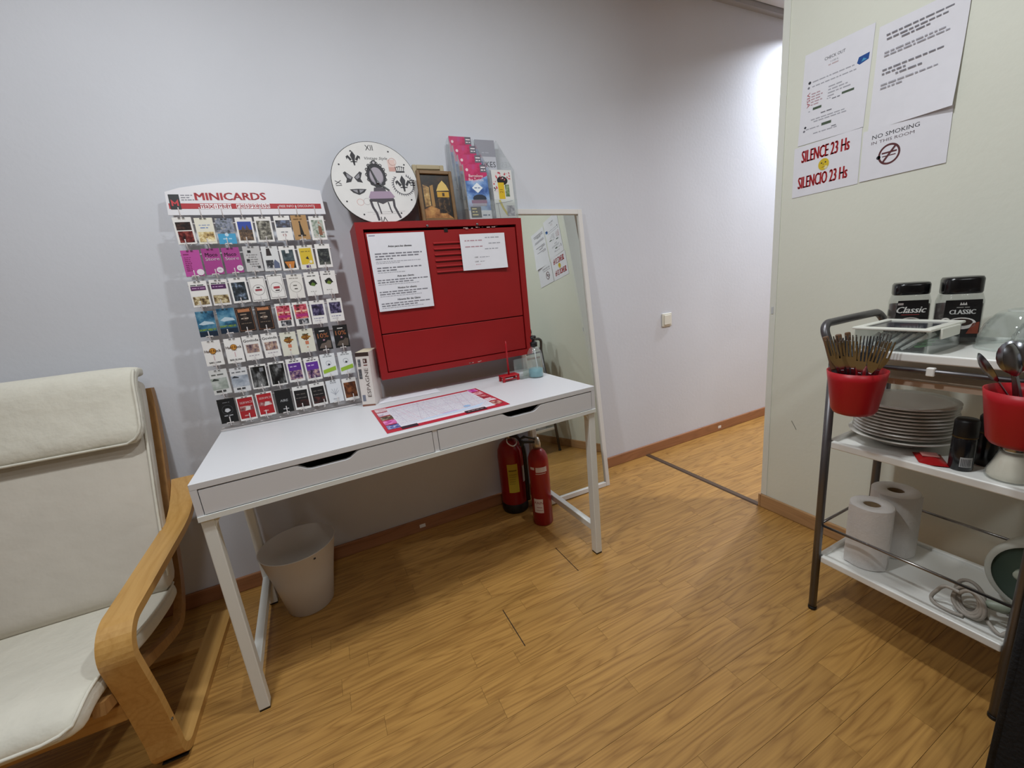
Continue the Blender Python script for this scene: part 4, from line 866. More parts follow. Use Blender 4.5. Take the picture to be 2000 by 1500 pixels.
p.rect(.062, zc + .05, .092, zc + .095, mat('#dcc0b8', .6), yo); p.rect(.062, zc + .046, .088, zc + .064, mat('#c89c92', .6), yo - .0001); p.ring(.082, zc + .086, .014, .016, mat('#d0a8a0', .6), yo)
for i in range(5): p.words(-.06 + i * .02, zc - .12 - i % 2 * .008, -.03 + i * .03, .002, LG, yo, i)
# crown and laurel
for i in range(26):
    a = math.radians(-235 + i * 290 / 25); x = .108 + .040 * math.cos(a); z = zc - .010 + .040 * math.sin(a)
    p.poly([(x, z), (x + .013 * math.cos(a + .8), z + .013 * math.sin(a + .8)), (x + .007 * math.cos(a + 1.9), z + .007 * math.sin(a + 1.9))], GR, yo)
p.ring(.108, zc - .010, .039, .0405, GR, yo, a0=math.radians(-235), a1=math.radians(55))
p.rect(.088, zc + .041, .124, zc + .047, IK, yo)
for i in range(5):
    x = .088 + i * .009; p.disc(x, zc + .066 - abs(i - 2) * .002, .003, IK, yo, n=8); p.line([(.106 + (i - 2) * .007, zc + .047), (x, zc + .064)], .0022, IK, yo)
p.ring(.106, zc + .055, .016, .018, GR, yo, k=.7)
# the chair
p.disc(.006, zc + .030, .038, IK, yo, rz=.050); p.disc(.006, zc + .026, .027, mat('#8c8690', .6), yo - .0002, rz=.036)
for i in range(14):
    a = 2 * PI * i / 14; p.ring(.006 + .036 * math.cos(a), zc + .033 + .047 * math.sin(a), .0045, .0075, IK, yo - .0003, n=8)
p.disc(.006, zc + .030, .025, mat('#a49ca6', .6), yo - .0004, rz=.033)
p.disc(.006, zc + .082, .010, IK, yo - .0002); p.disc(.006, zc + .082, .005, mat('#b4aeb4', .6), yo - .0004)
p.poly([(-.014, zc - .02), (.028, zc - .02), (.034, zc - .045), (-.020, zc - .045)], mat('#4a444c', .6), yo)
p.poly([(-.030, zc - .036), (.048, zc - .036), (.062, zc - .060), (.050, zc - .066), (-.036, zc - .066), (-.042, zc - .060)], PU, yo - .0005)
p.poly([(-.040, zc - .066), (.056, zc - .066), (.056, zc - .076), (.030, zc - .078), (.008, zc - .088), (-.014, zc - .078), (-.040, zc - .076)], mat('#3c363e', .6), yo - .0006)
for pts in (((-.038, -.07), (-.034, -.10), (-.024, -.125), (-.020, -.155)), ((.054, -.07), (.052, -.10), (.060, -.125), (.068, -.148)), ((-.012, -.08), (-.008, -.11), (-.006, -.128)), ((.030, -.08), (.034, -.11), (.038, -.126))):
    wd = .009 if pts[-1][1] < -.14 else .005
    p.line([(a, zc + c) for a, c in pts], wd, mat('#3c363e', .6), yo - .0003)
tag(p.build('dial_print', ck), kind='stuff')
b = MB(); b.add([(v[0], v[1], v[2]) for v in [(-.002, -.0085, zc - .004), (.004, -.0085, zc - .004), (-.018, -.0085, zc + .066)]], [(0, 1, 2)], M_BLACK); b.box(-.0025, .0025, -.010, -.008, -.004, .076, M_BLACK, Matrix.Translation((.006, 0, zc - .002)) @ Matrix.Rotation(-.32, 4, 'Y')); b.build('minute_hand', ck)
b = MB(); b.box(-.003, .003, -.009, -.007, -.002, .050, M_BLACK, Matrix.Translation((.006, 0, zc - .002)) @ Matrix.Rotation(2.25, 4, 'Y')); b.build('hour_hand', ck)
b = MB(); b.lathe([(.0055, 0), (.0045, .0035)], n=16, m=M_STEEL, M=Matrix.Translation((.006, -.0105, zc - .002)) @ Matrix.Rotation(PI / 2, 4, 'X')); b.build('centre_cap', ck)

pic = thing('framed_picture', 'small wooden-framed dark picture of a lit tram on the cabinet', 'picture', (.915, -.150, CT + .001), (-.10, math.radians(1), 0))
M_PF = mat('#7a5c38', .5, noise=.2, scale=30)
pw_, ph_ = .152, .205
for (a, c) in ((-pw_ / 2, -pw_ / 2 + .014), (pw_ / 2 - .014, pw_ / 2)): MB().bbox(a, c, -.016, 0, 0, ph_, M_PF, .002, 1).build('frame_stile', pic)
for (a, c) in ((0, .014), (ph_ - .014, ph_)): MB().bbox(-pw_ / 2 + .014, pw_ / 2 - .014, -.016, 0, a, c, M_PF, .002, 1).build('frame_rail', pic)
MB().box(-pw_ / 2 + .014, pw_ / 2 - .014, -.008, -.002, .014, ph_ - .014, mat('#1c140e', .4)).build('picture_panel', pic)
p = MB(); yo = -.0086
p.rect(-.062, .014, .062, .191, P('#0a0806 #1c120a #3a2614', 35, 70), yo)
p.poly([(-.062, .05), (-.03, .065), (.03, .04), (.062, .014), (-.062, .014)], P('#7a4c24 #a87440 #c89858', 30, 71), yo - .0003)
p.poly([(-.055, .06), (-.03, .066), (-.03, .14), (-.055, .15)], P('#6c4c28 #b08c54 #d8bc84', 40, 72), yo - .0003)
p.poly([(-.026, .06), (-.012, .062), (-.012, .15), (-.026, .145)], mat('#a07840', .5), yo - .0004)
p.poly([(.0, .125), (.012, .15), (.03, .168), (.046, .15), (.056, .128)], mat('#d8b868', .5), yo - .0005)
p.rect(.002, .100, .054, .122, mat('#c89830', .5), yo - .0005); p.rect(.024, .104, .034, .118, mat('#3a2810', .5), yo - .0007)
p.rect(.004, .035, .052, .098, P('#0c0806 #2c1c10 #6c5030', 60, 73), yo - .0006)
tag(p.build('print', pic), kind='stuff')
bf = thing('backing_frame', 'pale wooden frame standing behind the dark picture on the cabinet', 'frame', (.925, -.05, CT + .001), (-.06, 0, 0))
for (a, c) in ((-.07, -.052), (.052, .07)): MB().bbox(a, c, -.014, 0, 0, .254, mat('#b8a888', .6), .002, 1).build('frame_stile', bf)
for (a, c) in ((0, .018), (.236, .254)): MB().bbox(-.052, .052, -.014, 0, a, c, mat('#b8a888', .6), .002, 1).build('frame_rail', bf)
MB().box(-.052, .052, -.008, -.002, .018, .236, mat('#cfc4a8', .7)).build('panel', bf)

# leaflet holder: clear tiers, left column city bus leaflets, right column two others
lh = thing('leaflet_holder', 'clear plastic tiered leaflet holder standing on the red cabinet', 'leaflet holder', (1.150, -.110, CT + .0005))
M_CP = clearplastic(.16, '#e4e8ec', .05)
hw_ = .118
for x in (-hw_, -.001, hw_ - .002):
    b = MB(); b.prism([(.10, 0), (.10, .36), (.07, .37), (-.085, .20), (-.092, 0)][::-1], x, x + .002, M_CP, 'X'); b.build('side_wall', lh)
MB().box(-hw_, hw_, -.092, .10, 0, .002, M_CP).build('base', lh)
for i in range(4):
    y = .062 - i * .046; z = .16 - i * .052
    MB().box(-hw_ + .002, -.002, y - .018, y - .0165, max(z - .10, .002) if i else z - .1, z + .075, M_CP).build('pocket', lh)
    if i in (0, 3): MB().box(.002, hw_ - .002, y - .018, y - .0165, max(z - .10, .002), z + .075, M_CP).build('pocket', lh)
def leaflet(w, h, loc, label, pf, m, tilt=-.06):
    o = thing('leaflet', label, 'leaflet', loc, (tilt, 0, 0), 'leaflets in the holder on the cabinet')
    MB().box(-w / 2, w / 2, 0, .010, 0, h, m).build('paper_stack', o)
    p = MB(); pf(p, w, h); tag(p.build('print', o), kind='stuff')
    return o
def bus(p, w, h):
    y = -.0005
    p.rect(-w / 2, 0, w / 2, h, P('#3c5c9c #6c90c8 #9cb8dc #b8a8cc', 14, 80), y)
    p.poly([(-w / 2, h), (w / 2, h), (w / 2, h * .80), (w * .1, h * .72), (-w / 2, h * .70)], P('#a81c50 #c83468 #b84884', 16, 81), y - .0002)
    p.rect(w * .22, h * .86, w / 2, h, mat('#6a6470', .5), y - .0003); p.words(w * .26, h * .95, w * .46, .006, WH, y - .0004, 2); p.words(w * .26, h * .90, w * .46, .005, WH, y - .0004, 3)
    p.disc(-w * .36, h * .90, .006, mat('#e8c8d0', .5), y - .0004)
    p.text('Barcelona', 0, h * .795, WH, y - .0004, width=w * .62, height=.012); p.text('Bus Turístic', 0, h * .725, WH, y - .0004, width=w * .66, height=.012)
    p.poly([(0, h * .67), (w * .24, h * .575), (0, h * .48), (-w * .24, h * .575)], mat('#e6ecf2', .5), y - .0004); p.words(-w * .13, h * .575, w * .13, .006, mat('#7c8cac', .5), y - .0005, 4)
    p.disc(w * .05, h * .38, w * .30, mat('#2c3444', .5), y - .0004, rz=h * .075); p.rect(-w * .33, h * .29, w * .36, h * .35, mat('#7c3c68', .5), y - .0005); p.rect(-w * .30, h * .24, w * .33, h * .29, mat('#a8a0b0', .5), y - .0005)
    p.rect(-w / 2, 0, w / 2, h * .16, mat('#e4e4ea', .5), y - .0004); p.rect(-w * .42, h * .025, w * .04, h * .23, mat('#141418', .5), y - .0006)
    for i in range(3): p.words(-w * .36, h * (.19 - i * .055), -w * .36 + w * (.2, .22, .32)[i], .006, mat('#e8d48c', .5), y - .0008, i)
    p.words(w * .1, h * .07, w * .42, .007, mat('#4c5c7c', .5), y - .0008, 9)
M_LF = mat('#d8d8de', .5)
ordn = ['the rearmost', 'the third from the front', 'the second from the front', 'the frontmost, fully visible']
for i in range(4):
    leaflet(.104, .222, (1.150 - .060, -.110 + .066 - i * .046 - .009, CT + .156 - i * .051), 'pink and blue city bus leaflet in the holder, ' + ordn[i], bus, M_LF)
def grey(p, w, h):
    p.rect(-w / 2, 0, w / 2, h, mat('#c8c8d0', .5), -.0005); p.rect(-w / 2, h * .66, w / 2, h, mat('#9c9ca6', .5), -.0007); p.words(-w * .2, h * .74, w * .25, .006, mat('#b4b4be', .5), -.0009, 3)
    p.text('BiKES', w * .06, h * .50, mat('#3c3c44', .5), -.0009, width=w * .78, height=.024); p.text('rental', 0, h * .33, mat('#5c5c64', .5), -.0009, height=.012, shear=.2)
leaflet(.096, .21, (1.150 + .058, -.110 + .057, CT + .160), 'grey and white bikes leaflet at the back of the holder', grey, M_LF)
def yel(p, w, h):
    y = -.0005
    p.rect(-w / 2, 0, w / 2, h, mat('#d8d8d6', .5), y)
    p.disc(.0, h * .78, w * .26, mat('#141014', .5), y - .0002, rz=h * .09); 
    R = random.Random(5)
    for i in range(26): p.disc(R.uniform(-.03, .04), h * .86 + R.uniform(-.014, .018), R.uniform(.002, .0045), mat(('#c03c48', '#e8c4c8', '#d86870')[i % 3], .5), y - .0004, n=8)
    for i in range(10): p.disc(-w * .40 + R.uniform(-.004, .01), h * .66 + R.uniform(-.02, .02), R.uniform(.002, .004), mat(('#c03c48', '#e8c4c8', '#2c2024')[i % 3], .5), y - .0004, n=8)
    p.rect(-w * .24, h * .40, w * .06, h * .74, mat('#d8b41c', .5), y - .0004); p.rect(w * .1, h * .45, w * .30, h * .70, P('#3c5c3c #6c845c #a8b89c', 80, 82), y - .0004)
    p.text('21', -w * .1, h * .56, mat('#8c5c14', .5), y - .0006, height=.014, rot=PI / 2)
    p.line([(-w * .25, h * .38), (-w * .1, h * .2), (w * .12, h * .04)], .010, mat('#c8b43c', .5), y - .0005)
    p.rect(w * .06, h * .04, w * .46, h * .26, P('#5c5864 #94909c #c0bcc4', 60, 83), y - .0006)
    p.line([(-w * .45, h * .3), (w * .4, h * .36)], .002, M_INKG, y - .0007); p.line([(-w * .3, h * .0), (-w * .35, h * .3)], .002, M_INKG, y - .0007)
leaflet(.098, .20, (1.150 + .060, -.110 - .086, CT + .004), 'white and yellow illustrated leaflet at the front of the holder', yel, M_LF)

# ------------------------------------------------------------------ notices on the partition (sheet x runs towards the camera)
def pnote(name, label, yl, z0, w, h, curl, rotp=0.0, off=.0012):
    o, lf = sheet(name, label, w, h, (PX - off, yl, z0), (0, rotp, 0), curl)
    o.rotation_euler = (0, 0, 0)
    o.matrix_basis = Matrix.Translation((PX - off, yl, z0)) @ Matrix.Rotation(-PI / 2, 4, 'Z') @ Matrix.Rotation(rotp, 4, 'Y')
    return o
RD = mat('#a8141e', .6); yo = -.0008
n = pnote('notice', 'white CHECK OUT notice on the partition with a blue corner mark', -.864, 1.590, .213, .302, (0, .0, 0, 0), .03)
p = MB()
p.text('CHECK OUT', .100, .262, M_INK, yo, width=.064, height=.0095); p.text('11:00 h', .100, .247, M_INKG, yo, height=.006); p.words(.082, .238, .118, .005, mat('#c8b4b8', .7), yo, 1)
p.disc(.024, .205, .005, M_INK, yo, n=10); p.disc(.022, .189, .004, M_INKG, yo, n=10)
p.words(.034, .204, .165, .0045, M_INKL, yo, 2); p.words(.034, .189, .172, .0045, M_INKL, yo, 3)
p.poly([(.172, .205), (.176, .221), (.206, .224), (.205, .205), (.180, .198)], mat('#1c4c94', .7), yo); p.poly([(.184, .204), (.19, .214), (.2, .207)], mat('#4c9cc8', .7), yo - .0002)
p.text('VISA', .025, .148, mat('#a83040', .7), yo, width=.05, height=.011, rot=-PI / 2 * .96)
for i in range(5): p.words(.034, .165 - i * .009, .066 + (i % 2) * .006, .0045, mat('#b898a0', .7), yo, 10 + i)
for i in range(4): p.words(.090, .168 - i * .010, (.140, .150, .165, .11)[i], .005, M_INKL, yo, 20 + i)
GRN = mat('#4c5c4a', .7)
p.rect(.135, .128, .172, .135, GRN, yo); p.words(.105, .126, .13, .0045, M_INKG, yo, 30); p.words(.088, .131, .1, .004, M_INKL, yo, 31)
p.rect(.043, .110, .072, .118, GRN, yo); p.words(.028, .109, .038, .004, M_INKL, yo, 32)
p.words(.072, .092, .112, .005, M_INKG, yo, 33); p.words(.04, .078, .15, .0045, M_INKL, yo, 34); p.words(.05, .070, .155, .0045, M_INKL, yo, 35)
p.rect(.078, .048, .110, .057, GRN, yo); p.words(.025, .050, .07, .0045, M_INKL, yo, 36); p.disc(.022, .058, .004, M_INK, yo, n=10); p.disc(.019, .046, .004, M_INKG, yo, n=10)
p.words(.052, .030, .13, .0045, M_INKL, yo, 37); p.words(.112, .036, .128, .0045, M_INKG, yo, 38)
tag(p.build('lettering', n), kind='stuff')
n = pnote('notice', 'large curling white notice with lines of capitals at the top of the partition', -1.092, 1.565, .212, .300, (0, .016, .004, 0), .02)
p = MB()
for i, (a, c, z, m_) in enumerate(((.022, .178, .268, M_INKG), (.024, .172, .256, M_INKG), (.062, .130, .246, M_INKG), (.022, .172, .219, M_INKL), (.022, .176, .210, M_INKL), (.022, .168, .170, M_INKG), (.022, .082, .159, M_INKG), (.058, .122, .148, M_INKG), (.022, .168, .128, M_INKL), (.022, .078, .118, M_INKL))):
    p.words(a, z, c, .0046, m_, yo - .0028, 60 + i)
tag(p.build('lettering', n), kind='stuff')
n = pnote('notice', 'white NO SMOKING IN THIS ROOM notice on the partition', -1.080, 1.408, .222, .158, (0, .0, .0, 0), .0, .0024)
p = MB()
p.text('NO SMOKING', .088, .132, M_INK, yo, width=.122, height=.0125); p.text('IN THIS ROOM', .082, .114, mat('#6a5c62', .7), yo, width=.112, height=.009)
BR = mat('#5c2c30', .7)
p.ring(.078, .068, .024, .0295, BR, yo, k=1.08); p.rect(.058, .071, .098, .076, BR, yo); p.rect(.060, .062, .096, .065, BR, yo); p.line([(.062, .045), (.095, .092)], .006, BR, yo - .0002); p.disc(.050, .064, .006, M_INK, yo, n=10)
tag(p.build('lettering', n), kind='stuff')
n = pnote('notice', 'white SILENCE 23 Hs notice in red handwriting on the partition edge', -.853, 1.405, .222, .180, (.0, .0, .0, 0), .0, .0012)
p = MB()
p.text('SILENCE 23 Hs', .108, .142, RD, yo, width=.158, height=.042, bold=.0015); p.text('SILENCIO 23 Hs', .104, .050, RD, yo, width=.166, height=.042, bold=.0015)
tag(p.build('lettering', n), kind='stuff')
p = MB(); YL = mat('#d8bc28', .6); p.disc(.108, .096, .018, YL, yo - .0006, rz=.020); p.disc(.101, .101, .0025, M_INK, yo - .0009, n=8); p.disc(.114, .102, .0025, M_INK, yo - .0009, n=8); p.line([(.108, .098), (.106, .094)], .0015, M_INK, yo - .0009); p.line([(.102, .086), (.113, .087)], .0016, mat('#8a5c1c', .7), yo - .0009); p.disc(.116, .084, .006, mat('#e8dca0', .6), yo - .0008, n=10)
tag(p.build('face_sticker', n), 'round yellow smiling face', kind='stuff')

# ------------------------------------------------------------------ kitchen cart along the partition
CXF, CXB, CYL, CYR = 1.709, 2.035, -1.275, -1.698
cart = thing('kitchen_cart', 'three-tier white and grey metal kitchen cart beside the partition', 'cart', ((CXF + CXB) / 2, (CYL + CYR) / 2, 0))
cx0, cx1 = CXF - (CXF + CXB) / 2, CXB - (CXF + CXB) / 2; cy1, cy0 = CYL - (CYL + CYR) / 2, CYR - (CYL + CYR) / 2
Zs = (.20, .605, .895)
for (x, y, s_) in ((cx0, cy1, 1), (cx1, cy1, 1), (cx0, cy0, -1), (cx1, cy0, -1)):
    lo = MB().tube([(x, y, .008), (x, y, .86)], .0115, M_TUBE, 14).build('leg', cart)
    MB().lathe([(.0125, 0), (.0125, .010)], c=(x, y, 0), n=14, m=M_BLACK).build('foot_cap', lo)
for (y, s_) in ((cy1, 1), (cy0, -1)):
    pts = smooth_path([(cx0, y, .855), (cx0, y + s_ * .002, .885), (cx0, y + s_ * .018, .925), (cx0 + .003, y + s_ * .030, .955), (cx0 + .022, y + s_ * .036, .972), (cx0 + .06, y + s_ * .036, .975), (cx1 - .06, y + s_ * .036, .975), (cx1 - .022, y + s_ * .036, .972), (cx1 - .003, y + s_ * .030, .955), (cx1, y + s_ * .018, .925), (cx1, y + s_ * .002, .885), (cx1, y, .855)], 5)
    MB().tube(pts, .0115, M_TUBE, 14).build('handle', cart)
def tray(z):
    b = MB(); t = .004; h = .020; a = .006
    b.bbox(cx0 + a, cx1 - a, cy0 + a, cy1 - a, z, z + t, M_WPLAST, .001, 1)
    o = b.build('shelf_tray', cart)
    lip = MB()
    for (x0, x1, y0, y1) in ((cx0 - .002, cx0 + .014, cy0 + .012, cy1 - .012), (cx1 - .014, cx1 + .002, cy0 + .012, cy1 - .012)): MB().bbox(x0, x1, y0, y1, z - .010, z + .013, M_WPLAST, .004, 3).build('lip', o)
    for (x0, x1, y0, y1) in ((cx0 + .012, cx1 - .012, cy0 - .002, cy0 + .014), (cx0 + .012, cx1 - .012, cy1 - .014, cy1 + .002)): MB().bbox(x0, x1, y0, y1, z - .010, z + .013, M_WPLAST, .004, 3).build('lip', o)
    return o
for z in Zs: tray(z)
# rails: round bars under the top tray and round the bottom one
for x in (cx0, cx1): MB().tube([(x, cy0, .866), (x, cy1, .866)], .0065, M_TUBE, 10).build('top_rail', cart)
for (P0, P1) in (((cx0, cy0, .325), (cx0, cy1, .325)), ((cx0, cy1, .325), (cx1, cy1, .325)), ((cx1, cy0, .325), (cx1, cy1, .325))): MB().tube([P0, P1], .0042, mat('#8a8684', .25, .9), 10).build('guard_rail', cart)
MB().box(cx0 + .03, cx1 - .006, cy0 + .03, cy1 - .03, .815, .83, mat('#c8b4a0', .6)).build('underside_reflection', cart)  # added panel, peach reflection under the top tray put into its colour
for y in (cy1 - .215,): MB().bbox(cx0 - .009, cx0 + .004, y - .008, y + .008, .855, .877, M_WPLAST, .002, 1).build('clip', cart)
SH = {0: Zs[0] + .0045, 1: Zs[1] + .0045, 2: Zs[2] + .0045}

# red buckets hooked on the front rail
M_BKT = mat('#b01420', .38)
def bucket(loc, label):
    o = thing('cutlery_bucket', label, 'bucket', loc, (0, 0, 0), 'red buckets hanging on the cart')
    MB().lathe([(.0, .0), (.034, .0), (.044, .004), (.050, .014), (.062, .098), (.065, .120), (.0625, .120), (.0595, .098), (.047, .016), (.0, .008)], n=40, m=M_BKT, cap0=False, cap1=False).build('tub', o)
    h = MB(); h.tube(smooth_path([(.0625, 0, .108), (.068, 0, .130), (.080, 0, .133), (.0825, 0, .118)], 4), .003, M_BKT, 8); h.build('hook', o)
    return o
B1 = Vector((1.628, -1.372, .748)); B2 = Vector((1.628, -1.668, .748))
bucket(B1, 'red plastic cutlery bucket full of forks at the cart corner')
bucket(B2, 'red plastic cutlery bucket with spoons further along the cart')
def fork_mb():
    b = MB(); m = M_STEEL
    b.bbox(-.0035, .0035, -.001, .001, 0, .115, m, .0008, 1)
    b.poly([(-.0035, .115), (.0035, .115), (.011, .135), (.0125, .148), (-.0125, .148), (-.011, .135)], m, -.001); b.poly([(-.0125, .148), (.0125, .148), (.011, .135), (.0035, .115), (-.0035, .115), (-.011, .135)], m, .001)
    for i in range(4):
        x = -.0125 + i * .0071; b.prism([(x, .146), (x + .0038, .146), (x + .0030, .192), (x + .0008, .192)], -.0012, .0012, m)
    return b
f0 = fork_mb().build('fork'); fm = f0.data
R = random.Random(21)
forks = [(100, 13), (75, 16), (-75, 16), (-50, 14), (-30, 16), (-12, 14), (6, 13), (22, 15), (-40, 6), (-5, 5), (15, 6), (40, 16), (60, 22), (150, 10), (180, 8), (210, 10)]
for i, (az, tl) in enumerate(forks):
    o = f0 if i == 0 else f0.copy()
    if i: COL.objects.link(o)
    a = math.radians(az + 165); d = .030
    o.matrix_basis = Matrix.Translation(B1 + Vector((math.cos(a) * d * .5, math.sin(a) * d * .55 - .004, .018 + R.uniform(-.004, .008)))) @ Matrix.Rotation(math.radians(tl), 4, Vector((-math.sin(a), math.cos(a), 0))) @ Matrix.Rotation(math.radians(-70 + R.uniform(-25, 25)), 4, 'Z')
    tag(o, 'steel fork standing tines up in the corner red bucket', 'fork', 'forks in the red bucket')
def knife_mb():
    b = MB(); b.bbox(-.007, .007, -.0035, .0035, .11, .205, mat('#6a4c34', .45), .003, 2); b.poly([(-.006, 0), (.002, 0), (.007, .03), (.007, .112), (-.006, .112)], M_STEEL, -.0006); b.poly([(-.006, .112), (.007, .112), (.007, .03), (.002, 0), (-.006, 0)], M_STEEL, .0006)
    return b
k0 = knife_mb().build('table_knife')
for i, (dy, dx, tl, z) in enumerate(((.024, .0, -11, .012), (.026, -.016, -17, .012), (.022, .018, -8, .014))):
    o = k0 if i == 0 else k0.copy()
    if i: COL.objects.link(o)
    o.matrix_basis = Matrix.Translation(B1 + Vector((dx, dy - .012, z))) @ Matrix.Rotation(math.radians(tl), 4, 'X') @ Matrix.Rotation(-1.1 + i * .3, 4, 'Z')
    tag(o, 'brown-handled knife standing at the left of the fork bucket', 'knife', 'knives in the red bucket')
def spoon_mb(k=1.0):
    b = MB(); m = M_STEEL; b.bbox(-.0035 * k, .0035 * k, -.001, .001, 0, .125 * k, m, .0008, 1)
    vs = []; n = 20
    for j, (s_, dz) in enumerate(((1, 0), (.8, .004), (.5, .0068), (.15, .008))):
        for i in range(n):
            a = 2 * PI * i / n; vs.append((.0205 * k * s_ * math.cos(a), dz * k, .125 * k + (.031 + .031 * s_ * math.sin(a)) * k))
    fs = []
    for j in range(3):
        for i in range(n): fs.append((j * n + i, j * n + (i + 1) % n, (j + 1) * n + (i + 1) % n, (j + 1) * n + i))
    fs.append(tuple(3 * n + i for i in range(n))); b.add(vs, fs, m, True)
    b.add([(v[0], v[1] + .0008, v[2]) for v in vs], [tuple(reversed(f)) for f in fs], m, True)
    return b
s0 = spoon_mb(1.12)
def put(o, base, az, tl, spin, dz=.02, d=.018):
    a = math.radians(az)
    o.matrix_basis = Matrix.Translation(base + Vector((math.cos(a) * d, math.sin(a) * d, dz))) @ Matrix.Rotation(math.radians(tl), 4, Vector((-math.sin(a), math.cos(a), 0))) @ Matrix.Rotation(math.radians(spin), 4, 'Z')
    return o
sa = s0.build('serving_spoon'); put(sa, B2, 95, 9, 100, .012, .004); tag(sa, 'large steel spoon with its bowl up in the farther red bucket', 'spoon', 'spoons in the red bucket')
for i, (az, tl, sp_) in enumerate(((80, 34, 30), (110, 14, 160))):
    o = s0.build('spoon'); put(o, B2, az, tl, sp_, .012, (-.030, -.012)[i]); tag(o, ('steel spoon tipped sideways over the rim of the farther bucket', 'steel spoon seen edge-on behind the large spoon')[i], 'spoon', 'spoons in the red bucket')
o = s0.build('spoon'); put(o, B2, -60, 16, 60, .012, -.005); tag(o, 'dark steel spoon at the right of the farther red bucket', 'spoon', 'spoons in the red bucket')

# clear box of sugar sticks with a white lid
bx_ = thing('sugar_stick_box', 'clear plastic box with white framed lid on top tray of the cart', 'box', (1.815, -1.392, SH[2]))
M_CB = clearplastic(.10, '#dfe3e0', .06)
w2, d2, hb = .090, .078, .062        # half x, half y
for (x0, x1, y0, y1) in ((-w2, -w2 + .002, -d2, d2), (w2 - .002, w2, -d2, d2), (-w2, w2, -d2, -d2 + .002), (-w2, w2, d2 - .002, d2)): MB().box(x0, x1, y0, y1, .002, hb, M_CB).build('wall', bx_)
MB().box(-w2, w2, -d2, d2, 0, .002, M_CB).build('base', bx_)
lid = thing('x', '', ''); bpy.data.objects.remove(lid)
M_LID = mat('#e4e4da', .35)
fr = .020; lz = hb
ld = MB(); a, c = w2 + .006, d2 + .006
ld.bbox(-a, -a + fr, -c, c, lz, lz + .007, M_LID, .0025, 2); ldo = ld.build('lid_frame', bx_)
MB().bbox(a - fr, a, -c, c, lz, lz + .007, M_LID, .0025, 2).build('lid_bar', ldo)
for (y0, y1) in ((-c, -c + fr), (c - fr, c)): MB().bbox(-a + fr, a - fr, y0, y1, lz, lz + .007, M_LID, .0025, 2).build('lid_bar', ldo)
MB().box(-a + fr, a - fr, -c + fr, c - fr, lz + .001, lz + .003, mat('#3c3e46', .12)).build('lid_window', ldo)
MB().bbox(-.05, .05, -c - .006, -c, lz - .024, lz + .004, M_LID, .003, 2).build('lid_clip', ldo)
M_STK = mat('#e6e8e4', .6, noise=.25, scale=160); M_STG = mat('#4c8c50', .6)
ss = MB(); ss.bbox(-.006, .006, -.05, .05, -.0025, .0025, M_STK, .0022, 2); s0_ = None
R = random.Random(8)
for i in range(20):
    if s0_ is None: s0_ = ss.build('sugar_stick'); o = s0_
    else: o = s0_.copy(); COL.objects.link(o)
    o.matrix_basis = Matrix.Translation((1.815 - .070 + .010 * (i % 4) + R.uniform(-.002, .002), -1.392 + .046 - (i // 4) * .023 + R.uniform(-.004, .004), SH[2] + .030 + .001 * (i % 4))) @ Matrix.Rotation(math.radians(-42 + R.uniform(-6, 6)), 4, 'X') @ Matrix.Rotation(math.radians(90), 4, 'Y') @ Matrix.Scale(.62, 4)
    tag(o, 'white paper sugar stick inside the clear lidded box', 'sugar stick', 'sugar sticks in the clear box')
for i in range(3):
    gb = MB(); gb.bbox(-.006, .006, -.025, .025, -.0025, .0025, M_STG, .0022, 2); o = gb.build('sugar_stick')
    o.matrix_basis = Matrix.Translation((1.765 + .014 * i, -1.448, SH[2] + .020 + .006 * i)) @ Matrix.Rotation(1.4, 4, 'Z')
    tag(o, 'green sweetener stick at the right end of the clear box', 'sugar stick', 'green sticks in the clear box')

